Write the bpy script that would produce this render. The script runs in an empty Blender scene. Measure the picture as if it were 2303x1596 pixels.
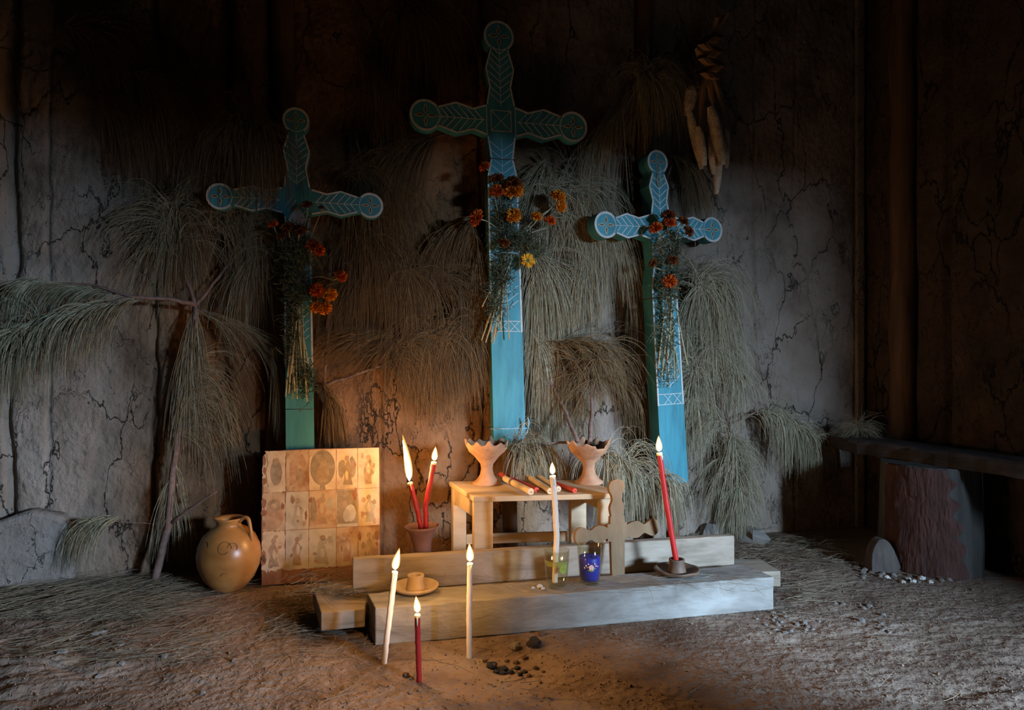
import bpy, math, random
import numpy as np
from mathutils import Vector, Matrix, noise as mnoise

random.seed(7)
rng = np.random.default_rng(11)
sc = bpy.context.scene
COL = sc.collection

# ------------------------------------------------------------------ camera, light, exposure
CAMZ = 0.9
F = 1600.0
CX, CY = 1151.5, 798.0
cam_d = bpy.data.cameras.new('camera'); cam = bpy.data.objects.new('camera', cam_d); COL.objects.link(cam)
cam.location = (0, 0, CAMZ); cam.rotation_euler = (math.pi/2, 0, 0)
cam_d.sensor_width = 36.0; cam_d.lens = 36.0*F/2303.0; cam_d.clip_start = 0.05
sc.camera = cam
sc.view_settings.view_transform = 'Standard'; sc.view_settings.look = 'None'
sc.view_settings.gamma = 1.0; sc.view_settings.use_curve_mapping = False
sc.view_settings.exposure = -0.08
sc.cycles.use_denoising = True
sc.cycles.max_bounces = 8; sc.cycles.diffuse_bounces = 2; sc.cycles.transmission_bounces = 8
sc.cycles.transparent_max_bounces = 8
sc.cycles.sample_clamp_indirect = 4.0
world = bpy.data.worlds.new('world'); sc.world = world; world.use_nodes = True
world.node_tree.nodes['Background'].inputs[0].default_value = (0.35, 0.55, 0.8, 1)
world.node_tree.nodes['Background'].inputs[1].default_value = 0.03

A14 = math.radians(13.71)
U = np.array([math.cos(A14), math.sin(A14), 0.0])       # along the back wall, to the right
N = np.array([math.sin(A14), -math.cos(A14), 0.0])      # from the back wall into the room
O = np.array([0.0, 3.306, 0.0])
Z = np.array([0.0, 0.0, 1.0])
def Fr(u, v, z): return O + u*U + v*N + z*Z
UC = 1.92                                              # u of the back right corner

# daylight: the bright sky outside the doorway, behind the camera to the right
DAY_W, DAY_H = 3.6, 0.7
dl = bpy.data.lights.new('daylight', 'AREA'); dl.shape = 'RECTANGLE'; dl.size = DAY_W; dl.size_y = DAY_H
dl.energy = 5300; dl.color = (0.50, 0.72, 1.0)
dlo = bpy.data.objects.new('daylight', dl); COL.objects.link(dlo)
lp = Fr(UC+1.75, 7.6, 1.58+DAY_H/2)
dlo.location = lp
dlo.rotation_euler = (math.pi/2, 0, A14)               # faces -N (towards the back wall)
FLAME = 560.0

# ------------------------------------------------------------------ helpers
def W(px, py, v=0.0):
    k = (px-CX)/F
    t = (3.2115 - v)/(0.9715-0.237*k)
    return np.array([k*t, t, CAMZ-(py-CY)/F*t])
def D(px, py, t): return np.array([(px-CX)/F*t, t, CAMZ-(py-CY)/F*t])
def G(px, py, z=0.0):
    t = (CAMZ-z)*F/(py-CY)
    return np.array([(px-CX)/F*t, t, z])
def nrm(a): a = np.asarray(a, float); return a/np.linalg.norm(a)

def vnoise(x, y, seed=0):
    xi = np.floor(x).astype(np.int64); yi = np.floor(y).astype(np.int64)
    xf = x-xi; yf = y-yi
    def h(a, b):
        n = (a*374761393 + b*668265263 + seed*974634777) & 0xffffffff
        n = ((n ^ (n >> 13))*1274126177) & 0xffffffff
        return ((n ^ (n >> 16)) & 0xffff)/65535.0
    s = xf*xf*(3-2*xf); t = yf*yf*(3-2*yf)
    return (h(xi, yi)*(1-s)+h(xi+1, yi)*s)*(1-t)+(h(xi, yi+1)*(1-s)+h(xi+1, yi+1)*s)*t
def fbm(x, y, seed=0, o=4):
    r = 0; a = .5
    for i in range(o):
        r = r+a*(vnoise(x*2**i+i*7.3, y*2**i-i*3.1, seed+i)-.5)*2; a *= .5
    return r

class MB:
    def __init__(s): s.v = []; s.f = []; s.m = []; s.n = 0
    def add(s, vs, fs, m=0):
        b = s.n
        for p in vs: s.v.append((float(p[0]), float(p[1]), float(p[2])))
        s.n += len(vs)
        for f in fs: s.f.append(tuple(b+i for i in f)); s.m.append(m)
    def hexa(s, p, m=0):      # 8 points: bottom 4 (ccw), top 4
        s.add(p, [(3,2,1,0),(4,5,6,7),(0,1,5,4),(1,2,6,5),(2,3,7,6),(3,0,4,7)], m)
    def prism(s, o2, org, a, b, n, th, m=0, z0=0.0):
        """outline o2 (ccw in a,b) with front face at z0 along n, back at z0-th"""
        k = len(o2)
        fr = [org+x*a+y*b+z0*n for x, y in o2]; bk = [org+x*a+y*b+(z0-th)*n for x, y in o2]
        s.add(fr+bk, [tuple(range(k)), tuple(range(2*k-1, k-1, -1))]+[(i, i+k, (i+1) % k+k, (i+1) % k) for i in range(k)], m)
    def tube(s, pts, r, k=8, m=0, cap=True, jit=0.0):
        pts = [np.asarray(p, float) for p in pts]; q = len(pts)
        if not hasattr(r, '__len__'): r = [r]*q
        vs = []; prev = None
        for i, p in enumerate(pts):
            t = nrm(pts[min(i+1, q-1)]-pts[max(i-1, 0)])
            if prev is None:
                ref = np.array([0, 0, 1.0]) if abs(t[2]) < .9 else np.array([1.0, 0, 0]); e = nrm(np.cross(ref, t))
            else: e = nrm(prev-np.dot(prev, t)*t)
            prev = e; g = np.cross(t, e)
            for j in range(k):
                an = 2*math.pi*j/k; rr = r[i]*(1+(random.uniform(-jit, jit) if jit else 0))
                vs.append(p+rr*(math.cos(an)*e+math.sin(an)*g))
        fs = [(i*k+j, i*k+(j+1) % k, (i+1)*k+(j+1) % k, (i+1)*k+j) for i in range(q-1) for j in range(k)]
        if cap: fs += [tuple(range(k-1, -1, -1)), tuple(range((q-1)*k, q*k))]
        s.add(vs, fs, m)
    def lathe(s, prof, org, k=32, m=0, axis=None, wob=None, close=False):
        org = np.asarray(org, float); vs = []
        ax = nrm(axis) if axis is not None else Z
        e = nrm(np.cross([0, 1, 0], ax)); g = np.cross(ax, e)
        for i, (r, z) in enumerate(prof):
            for j in range(k):
                an = 2*math.pi*j/k
                dr = wob(an, i) if wob else (0, 0)
                vs.append(org+(r+dr[0])*(math.cos(an)*e+math.sin(an)*g)+(z+dr[1])*ax)
        q = len(prof)
        fs = [(i*k+j, i*k+(j+1) % k, (i+1)*k+(j+1) % k, (i+1)*k+j) for i in range(q-1) for j in range(k)]
        if close: fs += [((q-1)*k+j, (q-1)*k+(j+1) % k, (j+1) % k, j) for j in range(k)]
        s.add(vs, fs, m)
    def build(s, name, mats, parent=None, smooth=False, base=None, bevel=0.0, auto=False):
        V = np.array(s.v)
        if parent is not None: org = np.array(parent['_o'])
        elif base is not None: org = np.asarray(base, float)
        else:
            org = (V.min(0)+V.max(0))/2; org[2] = V[:, 2].min()
        me = bpy.data.meshes.new(name)
        me.from_pydata([tuple(x) for x in (V-org)], [], s.f)
        if not isinstance(mats, (list, tuple)): mats = [mats]
        for m in mats: me.materials.append(m)
        me.polygons.foreach_set('material_index', s.m)
        if smooth: me.polygons.foreach_set('use_smooth', [True]*len(s.f))
        me.update()
        o = bpy.data.objects.new(name, me); COL.objects.link(o)
        if parent is not None:
            o.parent = parent
        else: o.location = org
        o['_o'] = [float(x) for x in org]
        if bevel:
            b = o.modifiers.new('bevel', 'BEVEL'); b.width = bevel; b.segments = 2; b.limit_method = 'ANGLE'
        if auto and smooth:
            e = o.modifiers.new('edge', 'EDGE_SPLIT'); e.split_angle = math.radians(40)
        return o

def np_mesh(name, V, Fq, mats, parent=None, base=None, smooth=True, rnd=None):
    """fast quad mesh from arrays"""
    if parent is not None: org = np.array(parent['_o'])
    elif base is not None: org = np.asarray(base, float)
    else:
        org = (V.min(0)+V.max(0))/2; org[2] = V[:, 2].min()
    me = bpy.data.meshes.new(name)
    me.vertices.add(len(V)); me.vertices.foreach_set('co', (V-org).astype(np.float32).ravel())
    nf = len(Fq); w = Fq.shape[1]
    me.loops.add(nf*w); me.loops.foreach_set('vertex_index', Fq.astype(np.int32).ravel())
    me.polygons.add(nf); me.polygons.foreach_set('loop_start', np.arange(0, nf*w, w, dtype=np.int32))
    me.polygons.foreach_set('loop_total', np.full(nf, w, dtype=np.int32))
    me.update(calc_edges=True)
    if smooth: me.polygons.foreach_set('use_smooth', np.ones(nf, dtype=bool))
    if rnd is not None:
        at = me.attributes.new('rnd', 'FLOAT', 'POINT'); at.data.foreach_set('value', rnd.astype(np.float32))
    if not isinstance(mats, (list, tuple)): mats = [mats]
    for m in mats: me.materials.append(m)
    me.validate()
    o = bpy.data.objects.new(name, me); COL.objects.link(o)
    if parent is not None: o.parent = parent
    else: o.location = org
    o['_o'] = [float(x) for x in org]
    return o

def thing(name, label, cat, loc, group=None):
    o = bpy.data.objects.new(name, None); COL.objects.link(o); o.empty_display_size = .05
    o.location = tuple(float(x) for x in loc); o['_o'] = [float(x) for x in loc]
    return tag(o, label, cat, group)
def tag(o, label, cat, group=None, kind=None):
    o['label'] = label; o['category'] = cat
    if group: o['group'] = group
    if kind: o['kind'] = kind
    return o
def struct(o): o['kind'] = 'structure'; return o

# ------------------------------------------------------------------ materials
def pmat(name, cols, scale=8.0, rough=.85, bump=.3, bdist=.004, stretch=(1, 1, 1), detail=6.0, dist=0.0,
         pos=None, spec=.2, sss=0.0, sssr=(1, .3, .2), extra=None, fine=None):
    m = bpy.data.materials.new(name); m.use_nodes = True
    nt = m.node_tree; nd = nt.nodes; L = nt.links; b = nd['Principled BSDF']
    tc = nd.new('ShaderNodeTexCoord'); mp = nd.new('ShaderNodeMapping'); mp.inputs['Scale'].default_value = stretch
    L.new(tc.outputs['Object'], mp.inputs[0])
    nz = nd.new('ShaderNodeTexNoise'); nz.inputs['Scale'].default_value = scale; nz.inputs['Detail'].default_value = detail
    nz.inputs['Roughness'].default_value = .6; nz.inputs['Distortion'].default_value = dist
    L.new(mp.outputs[0], nz.inputs['Vector'])
    cr = nd.new('ShaderNodeValToRGB'); L.new(nz.outputs[0], cr.inputs[0])
    n = len(cols)
    if pos is None: pos = [.3+.4*i/max(1, n-1) for i in range(n)]
    e = cr.color_ramp.elements
    while len(e) < n: e.new(.5)
    for i in range(n): e[i].position = pos[i]; e[i].color = (*cols[i], 1)
    L.new(cr.outputs[0], b.inputs['Base Color'])
    b.inputs['Roughness'].default_value = rough; b.inputs['Specular IOR Level'].default_value = spec
    if sss:
        b.inputs['Subsurface Weight'].default_value = sss; b.inputs['Subsurface Radius'].default_value = sssr
        b.inputs['Subsurface Scale'].default_value = .012
    if bump:
        n2 = nd.new('ShaderNodeTexNoise'); n2.inputs['Scale'].default_value = (fine or scale*5); n2.inputs['Detail'].default_value = 5
        L.new(mp.outputs[0], n2.inputs['Vector'])
        ad = nd.new('ShaderNodeMath'); ad.operation = 'ADD'; L.new(nz.outputs[0], ad.inputs[0]); L.new(n2.outputs[0], ad.inputs[1])
        bp = nd.new('ShaderNodeBump'); bp.inputs['Strength'].default_value = bump; bp.inputs['Distance'].default_value = bdist
        L.new(ad.outputs[0], bp.inputs['Height']); L.new(bp.outputs[0], b.inputs['Normal'])
    if extra: extra(m, nt, b, cr, mp)
    return m

def crack_extra(cscale=7.0, width=.035, dark=(.05, .04, .035), amt=.9, stretch=(1, 1, .5), mid_tint=None):
    def fn(m, nt, b, cr, mp):
        nd = nt.nodes; L = nt.links
        tc = nd.new('ShaderNodeTexCoord'); mp2 = nd.new('ShaderNodeMapping'); mp2.inputs['Scale'].default_value = stretch
        L.new(tc.outputs['Object'], mp2.inputs[0])
        nz = nd.new('ShaderNodeTexNoise'); nz.inputs['Scale'].default_value = 6.0; nz.inputs['Detail'].default_value = 6
        nz.inputs['Roughness'].default_value = .58
        L.new(mp2.outputs[0], nz.inputs['Vector'])
        sub = nd.new('ShaderNodeVectorMath'); sub.operation = 'MULTIPLY_ADD'
        L.new(nz.outputs['Color'], sub.inputs[0]); sub.inputs[1].default_value = (.28, .28, .28); L.new(mp2.outputs[0], sub.inputs[2])
        cs = []
        for sc_, w_ in ((cscale, width), (cscale*2.7, width*.55)):
            vo = nd.new('ShaderNodeTexVoronoi'); vo.feature = 'DISTANCE_TO_EDGE'; vo.inputs['Scale'].default_value = sc_
            L.new(sub.outputs[0], vo.inputs['Vector'])
            mr = nd.new('ShaderNodeMapRange'); mr.inputs['From Min'].default_value = 0; mr.inputs['From Max'].default_value = w_
            L.new(vo.outputs['Distance'], mr.inputs['Value']); cs.append(mr)
        # break the cracks up, so that they come and go
        n3 = nd.new('ShaderNodeTexNoise'); n3.inputs['Scale'].default_value = 3.2; n3.inputs['Detail'].default_value = 5
        L.new(mp2.outputs[0], n3.inputs['Vector'])
        br = nd.new('ShaderNodeMapRange'); br.inputs['From Min'].default_value = .46; br.inputs['From Max'].default_value = .58
        L.new(n3.outputs[0], br.inputs['Value'])
        mx2 = nd.new('ShaderNodeMath'); mx2.operation = 'MAXIMUM'
        L.new(cs[1].outputs[0], mx2.inputs[0]); L.new(br.outputs[0], mx2.inputs[1])
        br1 = nd.new('ShaderNodeMapRange'); br1.inputs['From Min'].default_value = .52; br1.inputs['From Max'].default_value = .40
        L.new(n3.outputs[0], br1.inputs['Value'])
        mx1 = nd.new('ShaderNodeMath'); mx1.operation = 'MAXIMUM'
        L.new(cs[0].outputs[0], mx1.inputs[0]); L.new(br1.outputs[0], mx1.inputs[1])
        mn = nd.new('ShaderNodeMath'); mn.operation = 'MINIMUM'; L.new(mx1.outputs[0], mn.inputs[0]); L.new(mx2.outputs[0], mn.inputs[1])
        mix = nd.new('ShaderNodeMix'); mix.data_type = 'RGBA'
        L.new(mn.outputs[0], mix.inputs['Factor']); mix.inputs['A'].default_value = (*dark, 1); L.new(cr.outputs[0], mix.inputs['B'])
        if mid_tint:      # redder, darker tint across the middle of the wall
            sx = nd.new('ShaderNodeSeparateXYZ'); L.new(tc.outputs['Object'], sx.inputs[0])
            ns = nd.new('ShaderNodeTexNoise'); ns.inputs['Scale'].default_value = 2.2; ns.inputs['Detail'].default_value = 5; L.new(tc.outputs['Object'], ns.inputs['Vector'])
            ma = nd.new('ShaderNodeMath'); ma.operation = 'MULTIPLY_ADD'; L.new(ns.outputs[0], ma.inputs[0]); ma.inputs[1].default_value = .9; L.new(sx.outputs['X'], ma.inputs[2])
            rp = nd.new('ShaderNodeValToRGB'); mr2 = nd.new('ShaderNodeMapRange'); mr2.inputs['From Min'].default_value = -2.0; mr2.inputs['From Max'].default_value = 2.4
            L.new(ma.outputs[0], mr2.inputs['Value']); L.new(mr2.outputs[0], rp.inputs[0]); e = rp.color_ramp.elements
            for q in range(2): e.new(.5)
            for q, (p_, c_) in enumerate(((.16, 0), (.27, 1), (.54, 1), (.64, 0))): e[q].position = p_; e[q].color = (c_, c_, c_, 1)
            mi = nd.new('ShaderNodeMix'); mi.data_type = 'RGBA'; mi.blend_type = 'MULTIPLY'; L.new(rp.outputs[0], mi.inputs['Factor']); L.new(cr.outputs[0], mi.inputs['A']); mi.inputs['B'].default_value = (*mid_tint, 1)
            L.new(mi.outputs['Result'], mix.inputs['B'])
        L.new(mix.outputs['Result'], b.inputs['Base Color'])
        old = b.inputs['Normal'].links[0].from_node
        bp = nd.new('ShaderNodeBump'); bp.inputs['Strength'].default_value = amt; bp.inputs['Distance'].default_value = .02
        L.new(mn.outputs[0], bp.inputs['Height']); L.new(old.outputs[0], bp.inputs['Normal']); L.new(bp.outputs[0], b.inputs['Normal'])
    return fn

def rnd_extra(cols):
    def fn(m, nt, b, cr, mp):
        nd = nt.nodes; L = nt.links
        at = nd.new('ShaderNodeAttribute'); at.attribute_name = 'rnd'
        c2 = nd.new('ShaderNodeValToRGB'); e = c2.color_ramp.elements
        while len(e) < len(cols): e.new(.5)
        for i, c in enumerate(cols): e[i].position = i/(len(cols)-1); e[i].color = (*c, 1)
        L.new(at.outputs['Fac'], c2.inputs[0])
        mix = nd.new('ShaderNodeMix'); mix.data_type = 'RGBA'; mix.inputs['Factor'].default_value = .75
        L.new(cr.outputs[0], mix.inputs['A']); L.new(c2.outputs[0], mix.inputs['B'])
        L.new(mix.outputs['Result'], b.inputs['Base Color'])
    return fn

M = {}
M['mud'] = pmat('mud_plaster', [(.13, .095, .070), (.255, .195, .15), (.33, .265, .215)], 5, .95, .9, .016, fine=38, extra=crack_extra(4.2, .013, (.05, .042, .036), .9, mid_tint=(.82, .56, .34)), pos=[.3, .5, .72], stretch=(1, 1, .8))
M['mud_dark'] = pmat('dark_mud_plaster', [(.045, .03, .022), (.10, .068, .05)], 6, .95, .8, .015, fine=35, extra=crack_extra(5, .02, (.02, .015, .012)))  # darker mud for the right wall
M['bounce_cut'] = pmat('bounce_cut_black', [(.012, .009, .007), (.03, .024, .02)], 5, .97, .5, .01)  # black given to unseen hut surfaces to cut bounced daylight
M['mud_pale'] = pmat('pale_mud', [(.18, .15, .125), (.30, .25, .215)], 6, .95, .8, .010, fine=40, extra=crack_extra(6, .012, (.06, .05, .04), .8))
M['soil'] = pmat('earth_floor', [(.13, .085, .06), (.24, .17, .125), (.32, .25, .195)], 3.2, .97, .9, .012, fine=42, pos=[.32, .5, .68], detail=9)
M['old_wood'] = pmat('old_dark_wood', [(.06, .035, .02), (.16, .095, .055)], 6, .8, .6, .006, stretch=(3, 3, .35))
M['plank'] = pmat('weathered_plank', [(.19, .145, .105), (.30, .24, .18), (.36, .30, .24)], 6, .85, .5, .003, stretch=(.5, 3, 4), dist=.4)
M['beam'] = pmat('pale_squared_beam', [(.17, .155, .135), (.27, .25, .22), (.35, .335, .305)], 7, .85, .7, .005, stretch=(.6, 1.5, 2.2), dist=.6, fine=40)
M['table'] = pmat('pine_table_wood', [(.42, .30, .18), (.56, .43, .28)], 5, .7, .35, .002, stretch=(.7, 3, 3), dist=.5)
M['brown_wood'] = pmat('plain_carved_wood', [(.17, .105, .055), (.27, .175, .095)], 8, .75, .4, .002, stretch=(2, 2, .6))
M['teal'] = pmat('teal_paint', [(.028, .155, .195), (.045, .225, .275), (.057, .275, .325)], 9, .6, .3, .0015, stretch=(3, 3, .5), spec=.35, fine=60)
M['white_line'] = pmat('white_incised_line', [(.42, .42, .40), (.62, .61, .58)], 40, .8, 0)
M['bare'] = pmat('bare_carved_petal', [(.38, .29, .18), (.55, .45, .32)], 30, .7, 0)
M['petal_dark'] = pmat('carved_hollow', [(.05, .04, .03), (.12, .09, .06)], 30, .8, 0)
M['bark'] = pmat('pine_twig_bark', [(.13, .075, .06), (.24, .16, .13)], 40, .85, .8, .002, fine=160)
M['needles'] = pmat('pine_needle', [(.13, .105, .06), (.24, .20, .125), (.17, .19, .13)], 4, .6, 0, extra=rnd_extra([(.08, .055, .028), (.26, .195, .10), (.56, .48, .32), (.22, .24, .17)]), spec=.3)
M['needles_brown'] = pmat('brown_dead_pine_needle', [(.10, .06, .025), (.19, .12, .055)], 4, .6, 0, extra=rnd_extra([(.04, .024, .012), (.13, .075, .03), (.30, .19, .085), (.10, .075, .04)]), spec=.25)
M['litter'] = pmat('dry_needle_litter', [(.20, .15, .09), (.34, .27, .18)], 5, .7, 0, extra=rnd_extra([(.10, .07, .04), (.22, .17, .11), (.34, .28, .20)]), spec=.3)
M['clay'] = pmat('fired_clay', [(.17, .10, .06), (.38, .215, .125), (.46, .28, .175)], 9, .75, .35, .0015)
M['jug'] = pmat('glazed_jug_clay', [(.25, .10, .025), (.38, .175, .05), (.46, .24, .085)], 5, .32, .15, .0012, spec=.5, stretch=(1, 1, 1.6))
M['jug_mark'] = pmat('dark_painted_mark', [(.08, .05, .025), (.13, .08, .04)], 30, .5, 0)
M['clay_dark'] = pmat('sooty_clay', [(.07, .045, .03), (.17, .10, .06)], 14, .6, .4, .002, spec=.4)
M['clay_pale'] = pmat('dusty_clay', [(.30, .22, .13), (.44, .32, .20)], 12, .8, .3, .002)
M['clay_red'] = pmat('red_ribbed_clay', [(.17, .085, .07), (.27, .14, .115)], 12, .6, .2, .001, spec=.4)
M['wax_w'] = pmat('white_wax', [(.78, .72, .64), (.84, .78, .70)], 10, .45, .1, .001, spec=.4, sss=.35, sssr=(1, .6, .35))
M['wax_r'] = pmat('red_wax', [(.42, .016, .016), (.52, .026, .022)], 10, .4, .1, .001, spec=.4, sss=.35, sssr=(1, .12, .06))
M['wax_c'] = pmat('old_cream_wax', [(.55, .42, .27), (.68, .55, .38)], 14, .55, .2, .001)
M['wax_r2'] = pmat('unlit_red_wax', [(.50, .05, .03), (.62, .09, .05)], 14, .5, .1, .001)
M['wax_b'] = pmat('purple_stripe_wax', [(.12, .07, .07), (.20, .12, .11)], 20, .5, 0)
M['melt'] = pmat('molten_wax', [(.85, .62, .30), (.92, .72, .40)], 20, .2, 0, sss=.4, sssr=(1, .6, .3), spec=.5)
M['wick'] = pmat('burnt_wick', [(.02, .015, .01), (.05, .03, .02)], 20, .9, 0)
M['blue_wax'] = pmat('blue_wax', [(.02, .03, .50), (.04, .06, .70)], 25, .45, .2, .002, spec=.4)
M['pink'] = pmat('pink_print', [(.60, .25, .25), (.85, .60, .55)], 220, .5, 0)
M['green'] = pmat('green_print', [(.10, .22, .02), (.25, .42, .05)], 90, .5, 0)
M['yellowgreen'] = pmat('yellow_green_print', [(.30, .36, .04), (.42, .46, .10)], 60, .5, 0)
M['corn'] = pmat('dry_maize_kernels', [(.45, .33, .20), (.64, .51, .36), (.70, .60, .46)], 20, .6, .2, .001)
M['husk'] = pmat('dry_maize_husk', [(.26, .13, .05), (.42, .25, .11)], 10, .8, .5, .003, stretch=(3, 3, .5))
M['flower_o'] = pmat('orange_marigold_petal', [(.60, .16, .01), (.82, .30, .02)], 60, .7, 0)
M['flower_r'] = pmat('red_orange_marigold_petal', [(.48, .07, .01), (.72, .14, .015)], 60, .7, 0)
M['flower_d'] = pmat('withered_marigold_petal', [(.13, .04, .015), (.26, .08, .02)], 60, .8, 0)
M['flower_y'] = pmat('yellow_marigold_petal', [(.75, .33, .02), (.90, .48, .04)], 60, .7, 0)
M['stem'] = pmat('dried_flower_stem', [(.30, .27, .15), (.48, .44, .28)], 14, .7, .3, .001, stretch=(1, 1, .3))
M['foliage'] = pmat('dried_marigold_leaf', [(.045, .055, .03), (.13, .13, .075)], 18, .8, 0)
M['string'] = pmat('dark_twine', [(.05, .04, .035), (.12, .10, .08)], 60, .8, 0)
M['cord'] = pmat('pale_blue_cord', [(.14, .32, .38), (.30, .48, .52)], 60, .5, 0)
M['paper'] = pmat('faded_paper', [(.40, .27, .17), (.58, .44, .30), (.64, .52, .38)], 14, .85, .25, .001, pos=[.3, .5, .65], detail=8)
M['paper2'] = pmat('stained_paper', [(.30, .15, .075), (.48, .33, .21), (.55, .42, .30)], 11, .85, .25, .001, pos=[.38, .5, .68], detail=8)
M['paper3'] = pmat('grey_blue_faded_paper', [(.37, .31, .25), (.50, .44, .36), (.57, .50, .42)], 14, .85, .25, .001, detail=8)
M['ink'] = pmat('faded_brown_print', [(.27, .17, .10), (.44, .32, .21)], 40, .85, 0, detail=8)
M['ink2'] = pmat('faded_olive_print', [(.20, .15, .10), (.38, .29, .20)], 35, .85, 0, detail=8)
M['ink3'] = pmat('faded_rose_print', [(.36, .19, .11), (.50, .34, .22)], 30, .85, 0, detail=8)
M['ink4'] = pmat('faded_blue_print', [(.34, .29, .23), (.46, .39, .30)], 30, .85, 0, detail=8)
M['board'] = pmat('red_brown_board', [(.22, .10, .055), (.36, .18, .10)], 9, .8, .4, .002, stretch=(3, 3, .5))
M['stone'] = pmat('grey_stone', [(.16, .14, .12), (.30, .27, .24)], 20, .9, .5, .004)
M['charcoal'] = pmat('charcoal_lump', [(.02, .02, .022), (.07, .07, .075)], 30, .7, .6, .004)
M['clod'] = pmat('earth_clod', [(.16, .10, .07), (.30, .21, .15)], 25, .95, .7, .005)
M['white_stone'] = pmat('white_chip', [(.55, .52, .46), (.72, .70, .66)], 30, .8, .3, .002)
M['log'] = pmat('debarked_log', [(.03, .028, .026), (.065, .06, .052), (.095, .09, .08)], 7, .8, .6, .006, stretch=(3, 3, .35))
M['logbark'] = pmat('red_log_bark', [(.045, .022, .018), (.11, .055, .045)], 9, .9, .9, .012, stretch=(2, 2, .5), dist=.8)
M['bench'] = pmat('blackened_bench_wood', [(.025, .02, .018), (.07, .055, .048)], 5, .7, .7, .008, stretch=(2, .5, 4))
M['firewood'] = pmat('grey_split_wood', [(.06, .05, .045), (.13, .105, .09)], 12, .85, .5, .004, stretch=(3, 3, .4))

def emis(name, col, s):
    m = bpy.data.materials.new(name); m.use_nodes = True; nt = m.node_tree; nt.nodes.clear()
    e = nt.nodes.new('ShaderNodeEmission'); e.inputs[0].default_value = (*col, 1); e.inputs[1].default_value = s
    o = nt.nodes.new('ShaderNodeOutputMaterial'); nt.links.new(e.outputs[0], o.inputs[0]); return m
def mantle():
    m = bpy.data.materials.new('flame_outer_mantle'); m.use_nodes = True; nt = m.node_tree; nt.nodes.clear()
    e = nt.nodes.new('ShaderNodeEmission'); e.inputs[0].default_value = (1, .55, .13, 1); e.inputs[1].default_value = 2.4
    t = nt.nodes.new('ShaderNodeBsdfTransparent'); x = nt.nodes.new('ShaderNodeMixShader'); x.inputs[0].default_value = .30
    o = nt.nodes.new('ShaderNodeOutputMaterial'); nt.links.new(t.outputs[0], x.inputs[1]); nt.links.new(e.outputs[0], x.inputs[2]); nt.links.new(x.outputs[0], o.inputs[0]); return m
M['mantle'] = mantle()
M['flame'] = emis('candle_flame', (1.0, .52, .18), FLAME)
g = bpy.data.materials.new('clear_glass'); g.use_nodes = True; nt = g.node_tree; nt.nodes.clear()
_t = nt.nodes.new('ShaderNodeBsdfTransparent'); _t.inputs[0].default_value = (.93, .92, .84, 1)
_g = nt.nodes.new('ShaderNodeBsdfGlossy'); _g.inputs['Roughness'].default_value = .06; _g.inputs[0].default_value = (1, 1, 1, 1)
_w = nt.nodes.new('ShaderNodeLayerWeight'); _w.inputs[0].default_value = .5
_p = nt.nodes.new('ShaderNodeMath'); _p.operation = 'POWER'; _p.inputs[1].default_value = 3.5; nt.links.new(_w.outputs['Facing'], _p.inputs[0])
_f = nt.nodes.new('ShaderNodeMath'); _f.operation = 'MULTIPLY_ADD'; _f.inputs[1].default_value = .55; _f.inputs[2].default_value = .045; nt.links.new(_p.outputs[0], _f.inputs[0])
_m = nt.nodes.new('ShaderNodeMixShader'); _o = nt.nodes.new('ShaderNodeOutputMaterial')
nt.links.new(_f.outputs[0], _m.inputs[0]); nt.links.new(_t.outputs[0], _m.inputs[1]); nt.links.new(_g.outputs[0], _m.inputs[2]); nt.links.new(_m.outputs[0], _o.inputs[0]); M['glass'] = g

# ------------------------------------------------------------------ room
def grid(u0, u1, v0, v1, nu, nv):
    uu = np.linspace(u0, u1, nu); vv = np.linspace(v0, v1, nv); A, B = np.meshgrid(uu, vv)
    i = np.arange(nu*nv).reshape(nv, nu)
    Fq = np.stack([i[:-1, :-1].ravel(), i[:-1, 1:].ravel(), i[1:, 1:].ravel(), i[1:, :-1].ravel()], 1)
    return A.ravel(), B.ravel(), Fq

def px2u(px):
    p = W(px, 800, 0); return float(np.dot(p-O, U))
cracks = [(-40, .02, .05), (25, .022, .035), (112, .008, .012), (345, .012, .03), (500, .03, .05), (622, .05, .05), (856, .006, .02), (1085, .013, .045),
          (1240, .01, .02), (1440, .02, .045), (1700, .005, .016), (1790, .004, .012), (1935, .01, .02)]
def wall_disp(u, z):
    d = .016*fbm(u*1.4, z*1.2, 3) + .010*fbm(u*5, z*4, 9, 4) + .004*fbm(u*22, z*18, 5, 3)
    for i, (px, w, dep) in enumerate(cracks):
        uc = px2u(px)+.02*fbm(z*2.2, z*0+i, 20+i, 3)+.008*fbm(z*11, z*0+i, 40+i, 3)
        x = np.abs(u-uc)/(w*(.6+.8*vnoise(z*3, z*0, 60+i)))
        d = d-dep*np.exp(-x**2.5)
    return np.minimum(d, .024)
def wall_v(p):
    """height of the plaster in front of the wall plane at a world point"""
    u = np.array([float(np.dot(p-O, U))]); return float(wall_disp(u, np.array([float(p[2])]))[0])
a, bz, Fq = grid(-3.0, UC+.05, -.08, 2.95, 640, 330)
d = wall_disp(a, bz)
V = O+a[:, None]*U+bz[:, None]*Z+d[:, None]*N
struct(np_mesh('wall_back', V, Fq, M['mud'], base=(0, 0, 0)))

# right wall, meeting the back wall at the corner
a, bz, Fq = grid(-.02, 3.3, -.08, 2.95, 330, 280)
d = .02*fbm(a*1.5, bz*1.2, 33)+.012*fbm(a*6, bz*4, 39)-.04*np.exp(-(np.abs(a-.32)/.02)**2)-.04*np.exp(-(np.abs(a-.52)/.015)**2)
V = Fr(UC, 0, 0)+a[:, None]*N+bz[:, None]*Z-d[:, None]*U
struct(np_mesh('wall_right', V, Fq[:, ::-1], M['mud_dark'], base=(0, 0, 0)))
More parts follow.
